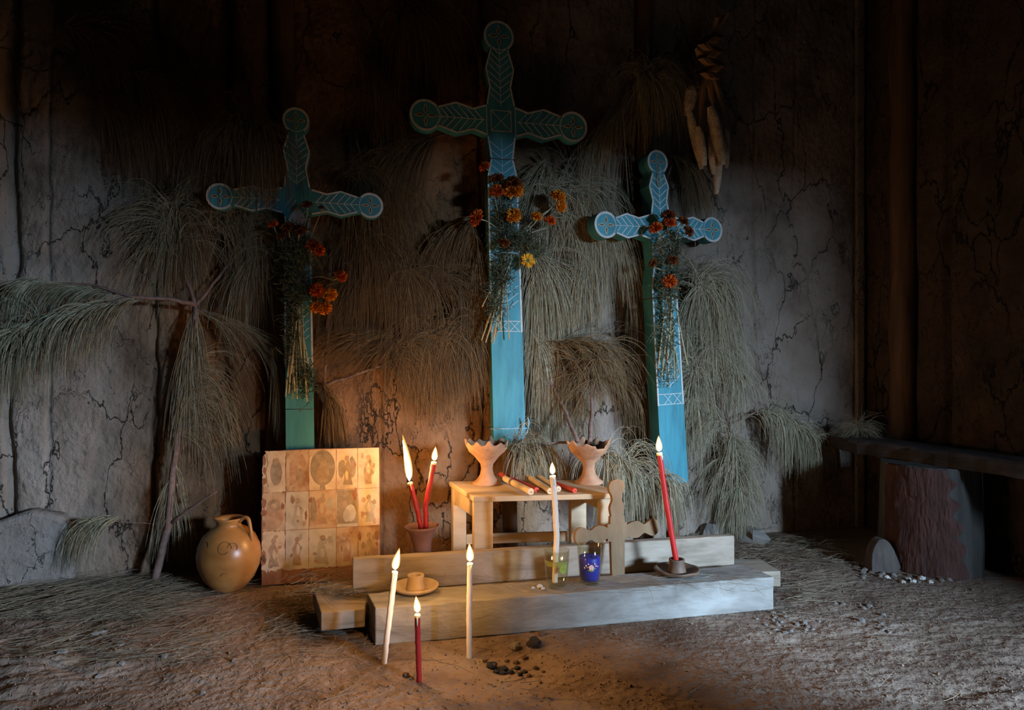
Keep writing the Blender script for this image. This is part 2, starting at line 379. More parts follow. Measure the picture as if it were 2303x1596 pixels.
# the rest of the hut behind the camera: alcove by the door, door wall, left wall, roof boards
def wall_box(name, u0, u1, v0, v1, z0, z1, m):
    b = MB(); P = [Fr(u0, v0, z0), Fr(u1, v0, z0), Fr(u1, v1, z0), Fr(u0, v1, z0)]
    P += [p+(z1-z0)*Z for p in P]; b.hexa(P, 0); return struct(b.build(name, M[m]))
wall_box('wall_alcove', UC, UC+1.3, 3.3, 3.42, -.05, 2.95, 'bounce_cut')
wall_box('wall_alcove_side', UC+1.3, UC+1.42, 3.3, 5.2, -.05, 2.95, 'bounce_cut')
DL = .02
wall_box('wall_door_left', -3.0, UC+DL, 5.06, 5.2, -.05, 2.95, 'bounce_cut')
wall_box('wall_door_right', UC+DL+1.0, UC+1.3, 5.06, 5.2, -.05, 2.95, 'bounce_cut')
wall_box('wall_above_door', UC+DL, UC+DL+1.0, 5.06, 5.2, 1.68, 2.95, 'bounce_cut')
wall_box('wall_left', -3.12, -3.0, -.1, 5.2, -.05, 2.95, 'bounce_cut')
b = MB()
for i in range(18):
    u0 = -3.1+i*.255; P = [Fr(u0, -.1, 2.93), Fr(u0+.25, -.1, 2.93), Fr(u0+.25, 5.2, 2.93), Fr(u0, 5.2, 2.93)]; P += [p+.03*Z for p in P]; b.hexa(P)
b.add([Fr(-3.1, -.1, 2.965), Fr(3.4, -.1, 2.965), Fr(3.4, 5.2, 2.965), Fr(-3.1, 5.2, 2.965)], [(0, 1, 2, 3)])
struct(b.build('ceiling', M['bounce_cut']))

# posts of the wall frame, plus one added post for shade
def post(name, p0, p1, r0, r1, m='old_wood'):
    b = MB(); p0 = np.asarray(p0); p1 = np.asarray(p1); n = 26
    pts = [p0+(p1-p0)*i/n+np.array([.006*math.sin(i*1.1), .004*math.cos(i*.9), 0]) for i in range(n+1)]
    b.tube(pts, [r0+(r1-r0)*i/n for i in range(n+1)], 14, jit=.06); return struct(b.build(name, M[m], smooth=True))
post('trim_1', Fr(UC-.01, .27, -.05), Fr(UC-.01, .27, 2.93), .062, .055)
post('trim_2', Fr(px2u(1450), -.005, -.05), Fr(px2u(1450), -.005, 2.93), .045, .045)
post('trim_3', Fr(px2u(620), -.02, -.05), Fr(px2u(640), -.02, 2.93), .05, .05)
post('shade_post', (1.66, .63, -.05), (1.66, .63, 2.93), .205, .195)  # unseen thick post, added to keep daylight off the middle of the wall
b = MB(); P = [Fr(UC-.075, .012, .0), Fr(UC-.03, .012, .0), Fr(UC-.03, .035, .0), Fr(UC-.075, .035, .0)]; P += [p+2.93*Z for p in P]; b.hexa(P)
struct(b.build('trim_5', M['mud_pale'], bevel=.006))

# floor
def floor_h(x, y):
    base = .006*fbm(x*2.5, y*3, 71, 3)+.005*fbm(x*9, y*13, 72, 4)+.0025*fbm(x*38, y*44, 75, 3)
    # trodden ridges at the far left and in the front right
    rid = np.clip((-x-.75)*1.4, 0, 1)*np.clip((3.0-y), 0, 1)
    ridr = np.clip((x-.35)*1.2, 0, 1)*np.clip((2.6-y)*1.5, 0, 1)
    r = .022*np.abs(fbm(x*4+y*2.2, y*9-x*2, 77, 4))*2*rid + .010*np.abs(fbm(x*5, y*12, 78, 4))*2*ridr
    pit = -.012*np.exp(-(((x-.0)/.12)**2+((y-2.08)/.07)**2))
    return base+r+pit-.004
a, bz, Fq = grid(-2.7, 2.7, 1.45, 4.15, 560, 330)
# denser towards the camera is not needed: uniform 1 cm mesh
V = np.stack([a, bz, floor_h(a, bz)], 1)
struct(np_mesh('floor', V, Fq, M['soil'], base=(0, 0, 0)))
b = MB(); b.add([(-4.5, -3, -.012), (4.6, -3, -.012), (4.6, 1.47, -.012), (-4.5, 1.47, -.012)], [(0, 1, 2, 3)])
b.add([(-4.5, -3, -.06), (4.6, -3, -.06), (4.6, 4.6, -.06), (-4.5, 4.6, -.06)], [(0, 1, 2, 3)])
struct(b.build('floor_front', M['bounce_cut']))
fh = lambda x, y: float(floor_h(np.array([x]), np.array([y]))[0])
# low slab of mud under the left wall
def mud_lump(name, outline, org, a_, n_, th, m, label, cat):
    b = MB(); b.prism(outline, org, a_, Z, n_, th)
    o = b.build(name, M[m]); s = o.modifiers.new('bev', 'BEVEL'); s.width = .02; s.segments = 3
    if label: tag(o, label, cat)
    else: struct(o)
    return o
o = mud_lump('mud_slab', [(-.16, -.01), (.16, -.01), (.18, .08), (.135, .27), (.02, .30), (-.12, .25), (-.2, .1)], Fr(px2u(75), .09, 0), nrm(U), N, .08, 'mud_pale', 'pale flat slab of mud leaning at the foot of the left wall', 'slab')

# ------------------------------------------------------------------ carved crosses
def arm_outline(dist, half, cd, r):
    """right half of an arm along +x: pairs; circle at the end. returns list of (along, across) for the top edge then mirrored"""
    top = [(d_, h_) for d_, h_ in zip(dist, half)]
    an0 = math.asin(min(.98, half[-1]/r)); circ = []
    n = 22
    for i in range(n+1):
        an = math.pi-an0-(2*math.pi-2*an0)*i/n
        circ.append((cd+r*math.cos(an), r*math.sin(an)))
    return top, circ
def poly_arm(dist, half, cd, r):
    top, circ = arm_outline(dist, half, cd, r)
    return top+circ+[(d_, -h_) for d_, h_ in reversed(top)]
def cross_obj(name, label, C, a, t, s, up, side, post_half, base_len, th, depth_notch=0, lines_to=470, mats=None, group=None, square=True, painted=True):
    """C crossing centre on the front face, a along the bar, t up along the post, s metres per unit"""
    n = nrm(np.cross(a, t))
    if np.dot(n, N) < 0: n = -n
    if mats is None: mats = [M['teal'], M['white_line'], M['bare'], M['petal_dark']]
    base = C-base_len*s*t
    root = thing(name, label, 'cross', base+np.array([0, 0, 0]))
    E = .0012
    def seg(mb, p, q, w, lift=0.0, m=1):
        p = np.array(p, float); q = np.array(q, float); d_ = q-p; L_ = np.linalg.norm(d_)
        if L_ < 1e-6: return
        d_ /= L_; pr = np.array([-d_[1], d_[0]])*w/2
        o2 = [p-pr, q-pr, q+pr, p+pr]
        mb.prism([(x*s, y*s) for x, y in o2], C, a, t, n, .002, m, z0=E+lift)
    def decorate(mb, xf, dist, half, cd, r, d0):
        # xf maps (along, across) to cross-plane units
        Wd = 3.6
        top, circ = arm_outline(dist, half, cd, r)
        for sg in (1, -1):
            pts = [(x, sg*y) for x, y in top]
            for i in range(len(pts)-1):
                seg(mb, xf((pts[i][0], pts[i][1]-sg*Wd/2)), xf((pts[i+1][0], pts[i+1][1]-sg*Wd/2)), Wd)
        cp = [(cd+(x-cd)*(1-Wd/2/r), y*(1-Wd/2/r)) for x, y in circ]
        for i in range(len(cp)-1): seg(mb, xf(cp[i]), xf(cp[i+1]), Wd+.4)
        for i in range(24):
            a0 = 2*math.pi*i/24; a1 = 2*math.pi*(i+1)/24; rr = r-Wd-.5
            seg(mb, xf((cd+rr*math.cos(a0), rr*math.sin(a0))), xf((cd+rr*math.cos(a1), rr*math.sin(a1))), 1.4)
        for q in range(4):
            an = q*math.pi/2; c_, s_ = math.cos(an), math.sin(an)
            pet = [(2, 0), (11, 4.6), (22, 1.8), (25, 0), (22, -1.8), (11, -4.6)]
            k = r/34.0
            P2 = [(cd+k*(x*c_-y*s_), k*(x*s_+y*c_)) for x, y in pet]
            P3 = [(cd+k*(x*c_-y*s_), k*(x*s_+y*c_)) for x, y in [(5, 0), (11, 2.3), (20, .6), (20, -.6), (11, -2.3)]]
            for PP, mm, z_ in ((P2, 2, 0), (P3, 3, .0006)):
                o2 = [xf(p) for p in PP]
                ar = sum(o2[i][0]*o2[(i+1) % len(o2)][1]-o2[(i+1) % len(o2)][0]*o2[i][1] for i in range(len(o2)))
                if ar < 0: o2 = o2[::-1]
                mb.prism([(x*s, y*s) for x, y in o2], C, a, t, n, .0015, mm, z0=E+z_)
        # spine and herringbone
        seg(mb, xf((d0, 0)), xf((dist[-1]+3, 0)), 1.3)
        def hw(x): return float(np.interp(x, dist, half))-Wd-1.5
        x = d0+6
        while x < dist[-1]-2:
            h_ = hw(min(x+16, dist[-1]))
            x1 = min(x+h_*.85, dist[-1]+2); h_ = hw(min(x1, dist[-1]))
            for sg in (1, -1): seg(mb, xf((x, sg*.8)), xf((x1, sg*h_)), 1.5+random.random()*.6)
            x += 14+random.random()*3
    # upright (up arm + shaft)
    mb = MB()
    upo = poly_arm(*up)
    ph = post_half
    o2 = [(y, x) for x, y in upo]           # across, along
    o2 = o2[::-1]
    # o2 runs from the left of the bottom ... build closed outline with the shaft
    sq = side[1][0]
    shaft = [(-side[1][0]*.97, -36), (-26*ph/37, -85), (-ph*.95, -127), (-ph, -base_len)]
    full = [(x, y) for x, y in shaft[::-1]]
    right = [(ph, -base_len), (ph*.95, -127), (26*ph/37, -85), (side[1][0]*.97, -36)]
    upl = [(y, x) for x, y in poly_arm(*up)]       # starts at (+half, base) -> ... -> (-half, base)
    outline = right+upl+shaft
    ar = sum(outline[i][0]*outline[(i+1) % len(outline)][1]-outline[(i+1) % len(outline)][0]*outline[i][1] for i in range(len(outline)))
    if ar < 0: outline = outline[::-1]
    if np.dot(np.cross(a, t), n) < 0: outline = outline[::-1]
    mb.prism([(x*s, y*s) for x, y in outline], C, a, t, n, th, 0, z0=.0005)
    if painted:
        decorate(mb, lambda p: (p[1], p[0]), *up, 34)
        if square:
            for k_ in (23,):
                c4 = [(-k_, -k_), (k_, -k_), (k_, k_), (-k_, k_)]
                for i in range(4): seg(mb, c4[i], c4[(i+1) % 4], 1.6)
                seg(mb, c4[0], c4[2], 1.2); seg(mb, c4[1], c4[3], 1.2)
            for sx in (-1, 1): seg(mb, (sx*33, -34), (sx*33, 34), 1.6)
        else:
            dm = [(0, -12), (20, -42), (0, -72), (-20, -42)]
            for k_ in range(-3, 4):
                seg(mb, (k_*6-8, -30-k_*9-12), (k_*6+10, -30-k_*9+14), 1.0)
                seg(mb, (k_*6+8, -46+k_*9-14), (k_*6-10, -46+k_*9+14), 1.0)
            mb.prism([(x*s, y*s) for x, y in dm], C, a, t, n, .001, 1, z0=.0009)
        for sg in (1, -1):
            pl = [(sg*(x-2), y) for x, y in [(side[1][0]*.97, -36), (26*ph/37, -85), (ph*.95, -127), (ph, -lines_to)]]
            for i in range(3): seg(mb, pl[i], pl[i+1], 3.8)
            y = -50
            while y > -lines_to+60:
                seg(mb, (0, y-18), (sg*(ph-8), y+4), 1.4); y -= 17
        seg(mb, (0, -38), (0, -lines_to+40), 1.3)
        for yy in (-lines_to+2, -lines_to+25): seg(mb, (-ph, yy), (ph, yy), 1.4)
        seg(mb, (-ph*.5, -lines_to+2), (ph*.1, -lines_to+25), 1.2); seg(mb, (ph*.1, -lines_to+2), (-ph*.5, -lines_to+25), 1.2)
        seg(mb, (ph*.2, -lines_to+2), (ph*.8, -lines_to+25), 1.2); seg(mb, (ph*.8, -lines_to+2), (ph*.2, -lines_to+25), 1.2)
    mb.build('upright', mats, root)
    mb = MB()
    for sg in (1, -1):
        so = poly_arm(*side); so = [(0, so[0][1])]+so+[(0, so[-1][1])]
        o2 = [(sg*x, y) for x, y in so]
        ar = sum(o2[i][0]*o2[(i+1) % len(o2)][1]-o2[(i+1) % len(o2)][0]*o2[i][1] for i in range(len(o2)))
        if ar < 0: o2 = o2[::-1]
        mb.prism([(x*s, y*s) for x, y in o2], C, a, t, n, th*.9, 0, z0=-.0002-.0001*sg)
        if painted:
            decorate(mb, (lambda p, sg=sg: (sg*p[0], p[1])), *side, 36)
    mb.build('crossbar', mats, root)
    return root, n
tC = 3.12; sC = tC/F
upC = ([36, 76, 117, 161], [33, 25, 33.5, 21], 190, 34.5)
sdC = ([34, 63, 101, 141], [34, 24, 35, 22], 170, 34.5)
C = D(1127, 272, tC)
tilt = nrm(Z-.030*np.array([1, 0, 0])*1.0)
cc, nC = cross_obj('wooden_cross', 'tallest teal wooden cross with a square carved at its crossing, in the middle', C, U, nrm(Z-.028*U), sC, upC, sdC, 37, (C[2]-.485)/sC, .062, lines_to=475)
tL = 2.90; sL = tL/F
C2 = D(668, 452, tL)
cl, nL = cross_obj('wooden_cross', 'teal wooden cross behind the picture board, left arm veiled by hanging needles', C2, nrm(U-.012*Z), nrm(Z-.012*U), sL,
    ([32, 73, 113, 150], [29, 21, 29.5, 18], 181, 29), ([32, 65, 96, 133], [29, 21, 29, 18.5], 162, 29), 31, C2[2]/sL, .055, lines_to=375, square=False)
tR = 3.26; sR = tR/F
aR = np.array([math.cos(math.radians(24)), math.sin(math.radians(24)), -.0])
C3 = D(1487, 511, tR)
aR = nrm(aR+.035*Z)
tR_up = nrm(np.array([-.055, .0, 1.0]))
cr_, nR = cross_obj('wooden_cross', 'smallest of the teal wooden crosses, turned sideways at the right', C3, aR, tR_up, sR*1.0,
    ([27, 60, 92, 120], [26, 20, 27, 17], 147, 27), ([30, 58, 90, 118], [28, 20, 28, 18], 144, 29), 36, (C3[2]-.308)/sR, .075, lines_to=400, square=False)

for root_, Cc, up_, ln_, half_, hz in ((cc, C, nrm(Z-.028*U), (C[2]-.485)/sC*sC, .030, .485), (cr_, C3, tR_up, (C3[2]-.308), .026, .308)):
    ft = Cc-up_*ln_; nn = N if root_ is cc else nR; aa = U if root_ is cc else aR
    b = MB(); q1 = [ft-aa*half_-nn*.012, ft+aa*half_-nn*.012, ft+aa*half_-nn*.05, ft-aa*half_-nn*.05]
    b.hexa([np.array([p[0]+.01, p[1], -.01]) for p in q1]+[p+.03*Z for p in q1]); b.build('foot_post', M['old_wood'], root_, bevel=.004)
# wires and cords on the crosses
def loop_band(name, C_, a, t, n, half, th, y, s, r, m, parent):
    b = MB(); h = half*s+r
    P = [C_+a*x+t*(y*s)+n*z_ for x, z_ in ((-h, r), (h, r), (h, -th-r), (-h, -th-r), (-h, r))]
    P = [P[0], P[0]*.5+P[1]*.5+n*.001, P[1], P[2], P[3], P[4]]
    b.tube(P, r, 6); return b.build(name, M[m], parent, smooth=True)
loop_band('twine', C, U, nrm(Z-.028*U), nC, 27, .062, -86, sC, .0022, 'string', cc)
loop_band('blue_cord', C, U, nrm(Z-.028*U), nC, 38, .062, -692, sC, .0035, 'cord', cc)
b = MB(); kn = D(1187, 965, tC-.02); b.tube([kn, kn+np.array([.004, 0, .03]), kn+np.array([.0, -.004, .055])], [.004, .005, .002], 6); b.tube([kn, kn+np.array([-.01, 0, -.03])], [.004, .002], 6); b.build('cord_knot', M['cord'], cc, smooth=True)
loop_band('twine', C2, nrm(U-.012*Z), nrm(Z-.012*U), nL, 31, .055, -468, sL, .0014, 'string', cl)
loop_band('twine', C3, aR, tR_up, nR, 34, .075, -160, sR, .0022, 'string', cr_)
b = MB(); q0 = D(1478, 378, tR-.012); b.tube([q0, q0+np.array([.006, 0, -.03]), q0+np.array([-.002, 0, -.05]), q0+np.array([.008, 0, -.085]), q0+np.array([.02, 0, -.08]), q0+np.array([.012, 0, -.03]), q0+np.array([.016, 0, 0]), q0], .0018, 6); b.build('string_loop', M['stem'], cr_, smooth=True)

# small unpainted cross on the beam
BZ = .113
baseS = G(1391, 1293, BZ)
sS = baseS[1]/F
lean = nrm(Z+.20*nrm([.2, 1, 0])-.03*U)
CS = baseS+lean*(.083*1600/1600*1.0/ .00159*sS)*1.0
CS = baseS+lean*(95*sS)
aS = nrm(U+.06*Z-.0*N); nS = nrm(np.cross(aS, lean)); nS = nS if np.dot(nS, N) > 0 else -nS
small = thing('wooden_cross', 'small unpainted brown wooden cross leaning on the plank behind the glasses', 'cross', baseS)
def smooth_outline(pts, n=5):
    out = []
    P = [np.array(p, float) for p in pts]
    for i in range(len(P)-1):
        p0 = P[max(i-1, 0)]; p1 = P[i]; p2 = P[i+1]; p3 = P[min(i+2, len(P)-1)]
        for j in range(n):
            t_ = j/n
            out.append(.5*((2*p1)+(-p0+p2)*t_+(2*p0-5*p1+4*p2-p3)*t_**2+(-p0+3*p1-3*p2+p3)*t_**3))
    out.append(P[-1]); return [tuple(x) for x in out]
def sym_arm(prof):      # prof (along, half) -> closed outline along +x
    s_ = smooth_outline(prof, 5); return s_+[(x, -y) for x, y in reversed(s_)][1 if s_[-1][1] == 0 else 0:]
b = MB()
upp = sym_arm([(0, 18), (34, 17), (36, 14.5), (55, 17), (70, 11.5), (82, 12.5), (92, 18), (104, 19), (114, 13), (118, 0)])
o2 = [(-y, x) for x, y in upp]
o2 = [(-15, -95), (15, -95), (17, 0)]+[(x, y) for x, y in o2[::-1]]+[(-17, 0)]
o2 = [(x, y) for x, y in o2]
ar = sum(o2[i][0]*o2[(i+1) % len(o2)][1]-o2[(i+1) % len(o2)][0]*o2[i][1] for i in range(len(o2)))
if ar < 0: o2 = o2[::-1]
b.prism([(x*sS, y*sS) for x, y in o2], CS, aS, lean, nS, .022); b.build('upright', M['brown_wood'], small)
b = MB()
for sg in (1, -1):
    so = sym_arm([(0, 19), (24, 19), (25, 12), (36, 17), (50, 19), (64, 11), (72, 12), (80, 18), (92, 19), (100, 12), (103, 0)] if sg < 0 else [(0, 19), (21, 19), (22, 14), (36, 18), (50, 18), (63, 10), (72, 13), (82, 18), (92, 17), (99, 10), (101, 0)])
    o2 = [(sg*x, y) for x, y in so]
    ar = sum(o2[i][0]*o2[(i+1) % len(o2)][1]-o2[(i+1) % len(o2)][0]*o2[i][1] for i in range(len(o2)))
    if ar < 0: o2 = o2[::-1]
    b.prism([(x*sS, y*sS) for x, y in o2], CS, aS, lean, nS, .024, z0=.004+.0002*sg)
b.build('crossbar', M['brown_wood'], small)

# ------------------------------------------------------------------ beams of the altar step
def rough_bar(name, P0, P1, depth, z0, z1, m, label, cat, seg=40, jit=.0015, skewL=0.0, skewR=0.0, bev=.004):
    """bar with front-bottom edge from P0 to P1 (xy), given depth away from the camera"""
    P0 = np.array([P0[0], P0[1], 0.]); P1 = np.array([P1[0], P1[1], 0.]); d_ = nrm(P1-P0); back = np.array([-d_[1], d_[0], 0.]); L_ = np.linalg.norm(P1-P0)
    vs = []; fs = []
    ring = [(0, z0), (0, z0*.5+z1*.5), (0, z1), (depth*.5, z1), (depth, z1), (depth, z0), (depth*.5, z0)]
    k = len(ring)
    for i in range(seg+1):
        x = L_*i/seg
        for (y, z_) in ring:
            sk = skewL*(y/depth)*(1-i/seg)+skewR*(y/depth)*(i/seg)
            jx = jit
            vs.append(P0+d_*(x+sk)+back*(y+random.uniform(-jx, jx))+Z*(z_+(random.uniform(-jx, jx) if z_ > z0 else 0)))
    fs = [(i*k+j, (i+1)*k+j, (i+1)*k+(j+1) % k, i*k+(j+1) % k) for i in range(seg) for j in range(k)]
    fs += [tuple(range(k)), tuple(range((seg+1)*k-1, seg*k-1, -1))]
    fs = [f[::-1] for f in fs]
    b = MB(); b.add(vs, fs); o = b.build(name, M[m], bevel=bev); return tag(o, label, cat)
rough_bar('squared_beam', (-.425, 2.21), (.93, 2.526), .15, -.004, BZ, 'beam', 'thick pale squared beam lying lowest and nearest, holding the glasses', 'beam', skewL=-.02, skewR=-.02, jit=.0018)
bd = nrm([1.355, .316, 0]); bb = np.array([-bd[1], bd[0], 0])
b = MB()
q = lambda x, y: (x, y)
ol = [(-.607, 2.262), (-.475, 2.297), (-.485, 2.362), (.90, 2.688), (1.02, 2.700), (1.0, 2.86), (.85, 2.86), (-.70, 2.50)]
b.prism(ol, np.array([0, 0, .08]), np.array([1., 0, 0]), np.array([0, 1., 0]), Z, .058)
tag(b.build('lower_plank', M['plank'], bevel=.003), 'flat board under the upright plank, its ends sticking out left and right', 'plank')
rough_bar('upright_plank', (-.548, 2.445), (.868, 2.775), .04, .082, .196, 'plank', 'long plank set on edge behind the glasses and saucers', 'plank', jit=.0012)

# ------------------------------------------------------------------ table
TZ = .379
fl = G(1065, 1117, TZ); fr_ = G(1400, 1109, TZ); bl = G(1010, 1082, TZ); br_ = fr_+(bl-fl)*.92
tb = thing('small_table', 'small low pine table carrying clay burners and loose candles', 'table', [(fl[0]+fr_[0])/2, (fl[1]+br_[1])/2, 0])
b = MB(); P = [fl, fr_, br_, bl]; b.hexa([p-.020*Z for p in P]+P); b.build('table_top', M['table'], tb, bevel=.003)
ax_ = nrm(fr_-fl); ay_ = nrm(bl-fl)
Lx = np.linalg.norm(fr_-fl); Ly = np.linalg.norm(bl-fl)
def tbox(x0, x1, y0, y1, z0, z1):
    P = [fl+ax_*x+ay_*y for x, y in ((x0, y0), (x1, y0), (x1, y1), (x0, y1))]
    P = [np.array([p[0], p[1], 0]) for p in P]; return [p+z0*Z for p in P]+[p+z1*Z for p in P]
for x0, x1, y0, y1 in ((.006, .076, .012, .040), (Lx-.080, Lx-.012, .012, .040), (.006, .06, Ly-.04, Ly-.012), (Lx-.078, Lx-.014, Ly*.92-.04, Ly*.92-.012)):
    b = MB(); b.hexa(tbox(x0, x1, y0, y1, 0, TZ-.0205)); b.build('leg', M['table'], tb, bevel=.002)
for x0 in (.012, Lx-.03):
    b = MB(); b.hexa(tbox(x0, x0+.018, .041, Ly-.041 if x0 < .1 else Ly*.92-.041, TZ-.085, TZ-.0205)); b.build('side_rail', M['table'], tb, bevel=.002)
b = MB(); b.hexa(tbox(.061, Lx-.079, Ly-.036, Ly-.018, .125, .165)); b.build('stretcher', M['table'], tb, bevel=.002)

# ------------------------------------------------------------------ candles
def flame_mesh(tip_base, h, r, lean_=(0, 0)):
    b = MB(); pr = []
    n = 9
    for i in range(n+1):
        s_ = i/n
        rr = r*(math.sin(math.pi*min(1, s_**.62))**.8)*(1-.12*s_) if 0 < i < n else .0004
        pr.append((max(rr, .0004), s_*h))
    base = np.asarray(tip_base, float); vs = []; k = 9
    for i, (rr, z_) in enumerate(pr):
        s_ = i/n; off = np.array([lean_[0]*s_**1.6, lean_[1]*s_**1.6, z_])
        for j in range(k):
            an = 2*math.pi*j/k; vs.append(base+off+rr*np.array([math.cos(an), math.sin(an), 0]))
    fs = [(i*k+j, i*k+(j+1) % k, (i+1)*k+(j+1) % k, (i+1)*k+j) for i in range(n) for j in range(k)]
    b.add(vs, fs+[tuple(range(k-1, -1, -1)), tuple(range(n*k, n*k+k))]); return b
def candle(pts, r, wax, label, flame=None, group='lit candles'):
    pts = [np.asarray(p, float) for p in pts]
    root = thing('candle', label, 'candle', pts[0], group)
    # resample
    Q = []
    for i in range(len(pts)-1):
        m_ = 10
        for j in range(m_): Q.append(pts[i]+(pts[i+1]-pts[i])*j/m_)
    Q.append(pts[-1])
    for i in range(1, len(Q)-1): Q[i] = Q[i]+np.array([random.uniform(-.0006, .0006), 0, 0])
    rr = [r*(1+random.uniform(-.04, .04)) for _ in Q]; rr[-1] = r*.86; rr[-2] = r*1.05
    b = MB(); b.tube(Q, rr, 14)
    b.build('wax_body', M[wax], root, smooth=True, auto=True)
    top = Q[-1]; dr = nrm(Q[-1]-Q[-3])
    # melted rim
    b = MB(); b.tube([top-dr*.006, top-dr*.001, top+dr*.003, top+dr*.0038], [r*1.04, r*1.12, r*.98, r*.55], 12)
    an = random.uniform(3.6, 5.6); dp = np.array([math.cos(an), math.sin(an), 0])*r*.98
    b.tube([top+dp-dr*.002, top+dp-dr*.010, top+dp-dr*random.uniform(.016, .03)], [.0022, .0028, .0016], 7)
    b.build('melted_rim', M['melt'] if wax != 'wax_w' else M['wax_w'], root, smooth=True)
    wk = top+dr*.003
    b = MB(); b.tube([wk, wk+dr*.008, wk+dr*.012+np.array([.001, 0, 0])], .0009, 6); b.build('wick', M['wick'], root, smooth=True)
    if flame:
        h, fr, ln = flame
        fb = flame_mesh(wk+dr*.0055, h*1.0, fr*1.02, ln); fo = fb.build('flame', M['flame'], root, smooth=True)
        f2 = flame_mesh(wk+dr*.0045, h*1.15, fr*1.02*1.45, (ln[0]*1.06, ln[1])); f2.build('outer_mantle', M['mantle'], root, smooth=True)
    return root
g1 = G(863, 1487, 0); candle([g1-.012*Z, D(876, 1385, g1[1]), D(888, 1287, g1[1])], .0086, 'wax_w', 'white lit candle stuck in the earth, leaning, leftmost of the front three', (.056, .0085, (.012, 0)))
g2 = G(1055, 1472, 0); candle([g2-.012*Z, D(1055, 1370, g2[1]), D(1057, 1268, g2[1])], .0084, 'wax_w', 'white lit candle standing straight in the earth, rightmost of the front three', (.048, .0085, (-.002, 0)))
g3 = G(943, 1527, 0); candle([g3-.012*Z, D(940, 1450, g3[1]), D(939, 1383, g3[1])], .0078, 'wax_r', 'short red lit candle stuck in the earth, nearest of all', (.040, .0072, (-.004, 0)))
# saucers
def saucer(name, label, c, r, m, ruff=0.0):
    t_ = thing(name, label, 'candle holder', c, 'saucer candle holders')
    b = MB()
    wob = (lambda an, i: (ruff*math.sin(7*an)*(1 if i in (2, 3, 4) else 0), ruff*.5*math.cos(5*an)*(1 if i in (2, 3, 4) else 0)))
    b.lathe([(.0005, 0), (r*.55, 0), (r*.9, .010), (r, .019), (r*.985, .024), (r*.9, .021), (r*.6, .010), (.0005, .008)], c, 40, 0, wob=wob)
    b.build('dish', M[m], t_, smooth=True)
    b = MB(); b.lathe([(.034, .008), (.031, .022), (.026, .040), (.028, .052), (.0275, .056), (.020, .056), (.017, .050), (.017, .028), (.0005, .026)], c, 32)
    b.build('socket', M[m], t_, smooth=True)
    return t_
sc1 = G(935, 1328, BZ+.004); saucer('saucer_holder', 'empty dusty clay saucer candle holder between the front candles', sc1-.002*Z, .077, 'clay_pale')
sc2 = G(1522, 1290, BZ+.004); saucer('saucer_holder', 'dark sooty clay saucer holder with the tall red candle in it', sc2-.002*Z, .080, 'clay_dark', .002)
candle([sc2+.032*Z, D(1500, 1140, sc2[1]), D(1483, 1020, sc2[1])], .0098, 'wax_r', 'tall red lit candle leaning left in the dark saucer holder', (.050, .0085, (-.002, 0)))

# vase with two candles
vt = 2.66
vc = np.array([(953-CX)/F*vt, vt, fh(-.33, vt)])
vr = D(951, 1180, vt); H = vr[2]
vz = thing('clay_vase', 'ribbed reddish clay vase with a flared rim holding two red candles', 'vase', vc)
pr = [(.0005, 0), (.05, 0), (.056, .02), (.052, .06), (.043, .09)]
for i in range(22):
    z_ = .1+i*.0058; r_ = .036-.004*math.sin(math.pi*i/21)+(.0022 if i % 2 else 0)+.004*max(0, i-17)/4; pr.append((r_, z_))
pr += [(.046, H-.024), (.057, H-.010), (.066, H), (.062, H+.002), (.050, H-.014), (.034, H-.035), (.027, H-.12), (.027, .05), (.0005, .045)]
b = MB(); b.lathe(pr, vc, 36, axis=nrm([-.03, 0, 1])); b.build('body', M['clay_red'], vz, smooth=True)
z0v = vc+Z*.055
candle([D(958, 1215, vt), D(947, 1190, vt), D(940, 1150, vt-.005), D(922, 1086, vt-.01)], .0095, 'wax_r', 'red lit candle with a tall flame leaning left in the ribbed vase', (.150, .0105, (-.024, 0)))
candle([D(957, 1225, vt), D(958, 1182, vt), D(957, 1138, vt), D(976, 1040, vt)], .0095, 'wax_r', 'red lit candle bent at its middle, leaning right in the ribbed vase', (.046, .0085, (.004, 0)))

# glasses
def tumbler(name, label, c, r0, r1, h, facets=0):
    t_ = thing(name, label, 'glass', c, None)
    w = .0026
    b = MB(); wob = (lambda an, i: ((.0006*math.cos(12*an)) if i in (1, 2) and facets else 0, 0))
    b.lathe([(.0005, 0), (r0*.96, 0), (r0, .004), (r0+(r1-r0)*.4, h*.4), (r1, h), (r1-w*.5, h+.0012), (r1-w, h), (r0+(r1-r0)*.4-w, h*.4), (r0-w, .012), (.0005, .010)], c, 48, wob=wob)
    b.build('tumbler_body', M['glass'], t_, smooth=True)
    return t_
def patch(mb, c, rf, an0, z0, poly, m=0, e=.0007):
    """flat polygon wrapped onto a tumbler: an0 angle facing, poly in metres"""
    vs = []
    for x, y in poly:
        r_ = rf(z0+y)+e; an = an0+x/r_; vs.append(np.asarray(c)+np.array([r_*math.cos(an), r_*math.sin(an), z0+y]))
    ctr = np.mean(vs, 0); k = len(vs)
    mb.add(vs+[ctr*1.0+nrm([math.cos(an0), math.sin(an0), 0])*.0002], [(i, (i+1) % k, k) for i in range(k)], m)
gl1 = G(1252, 1318, BZ+.003); gh = .124
gt = tumbler('drinking_glass', 'clear glass tumbler with a green apple printed on it, holding a white candle', gl1, .0345, .0440, gh, 1)
rf1 = lambda z_: .0345+.0095*z_/gh
b = MB(); patch(b, gl1, rf1, -math.pi/2+.55, .068, [(.0145*math.cos(t_), .0155*math.sin(t_)) for t_ in np.linspace(0, 2*math.pi, 20)[:-1]])
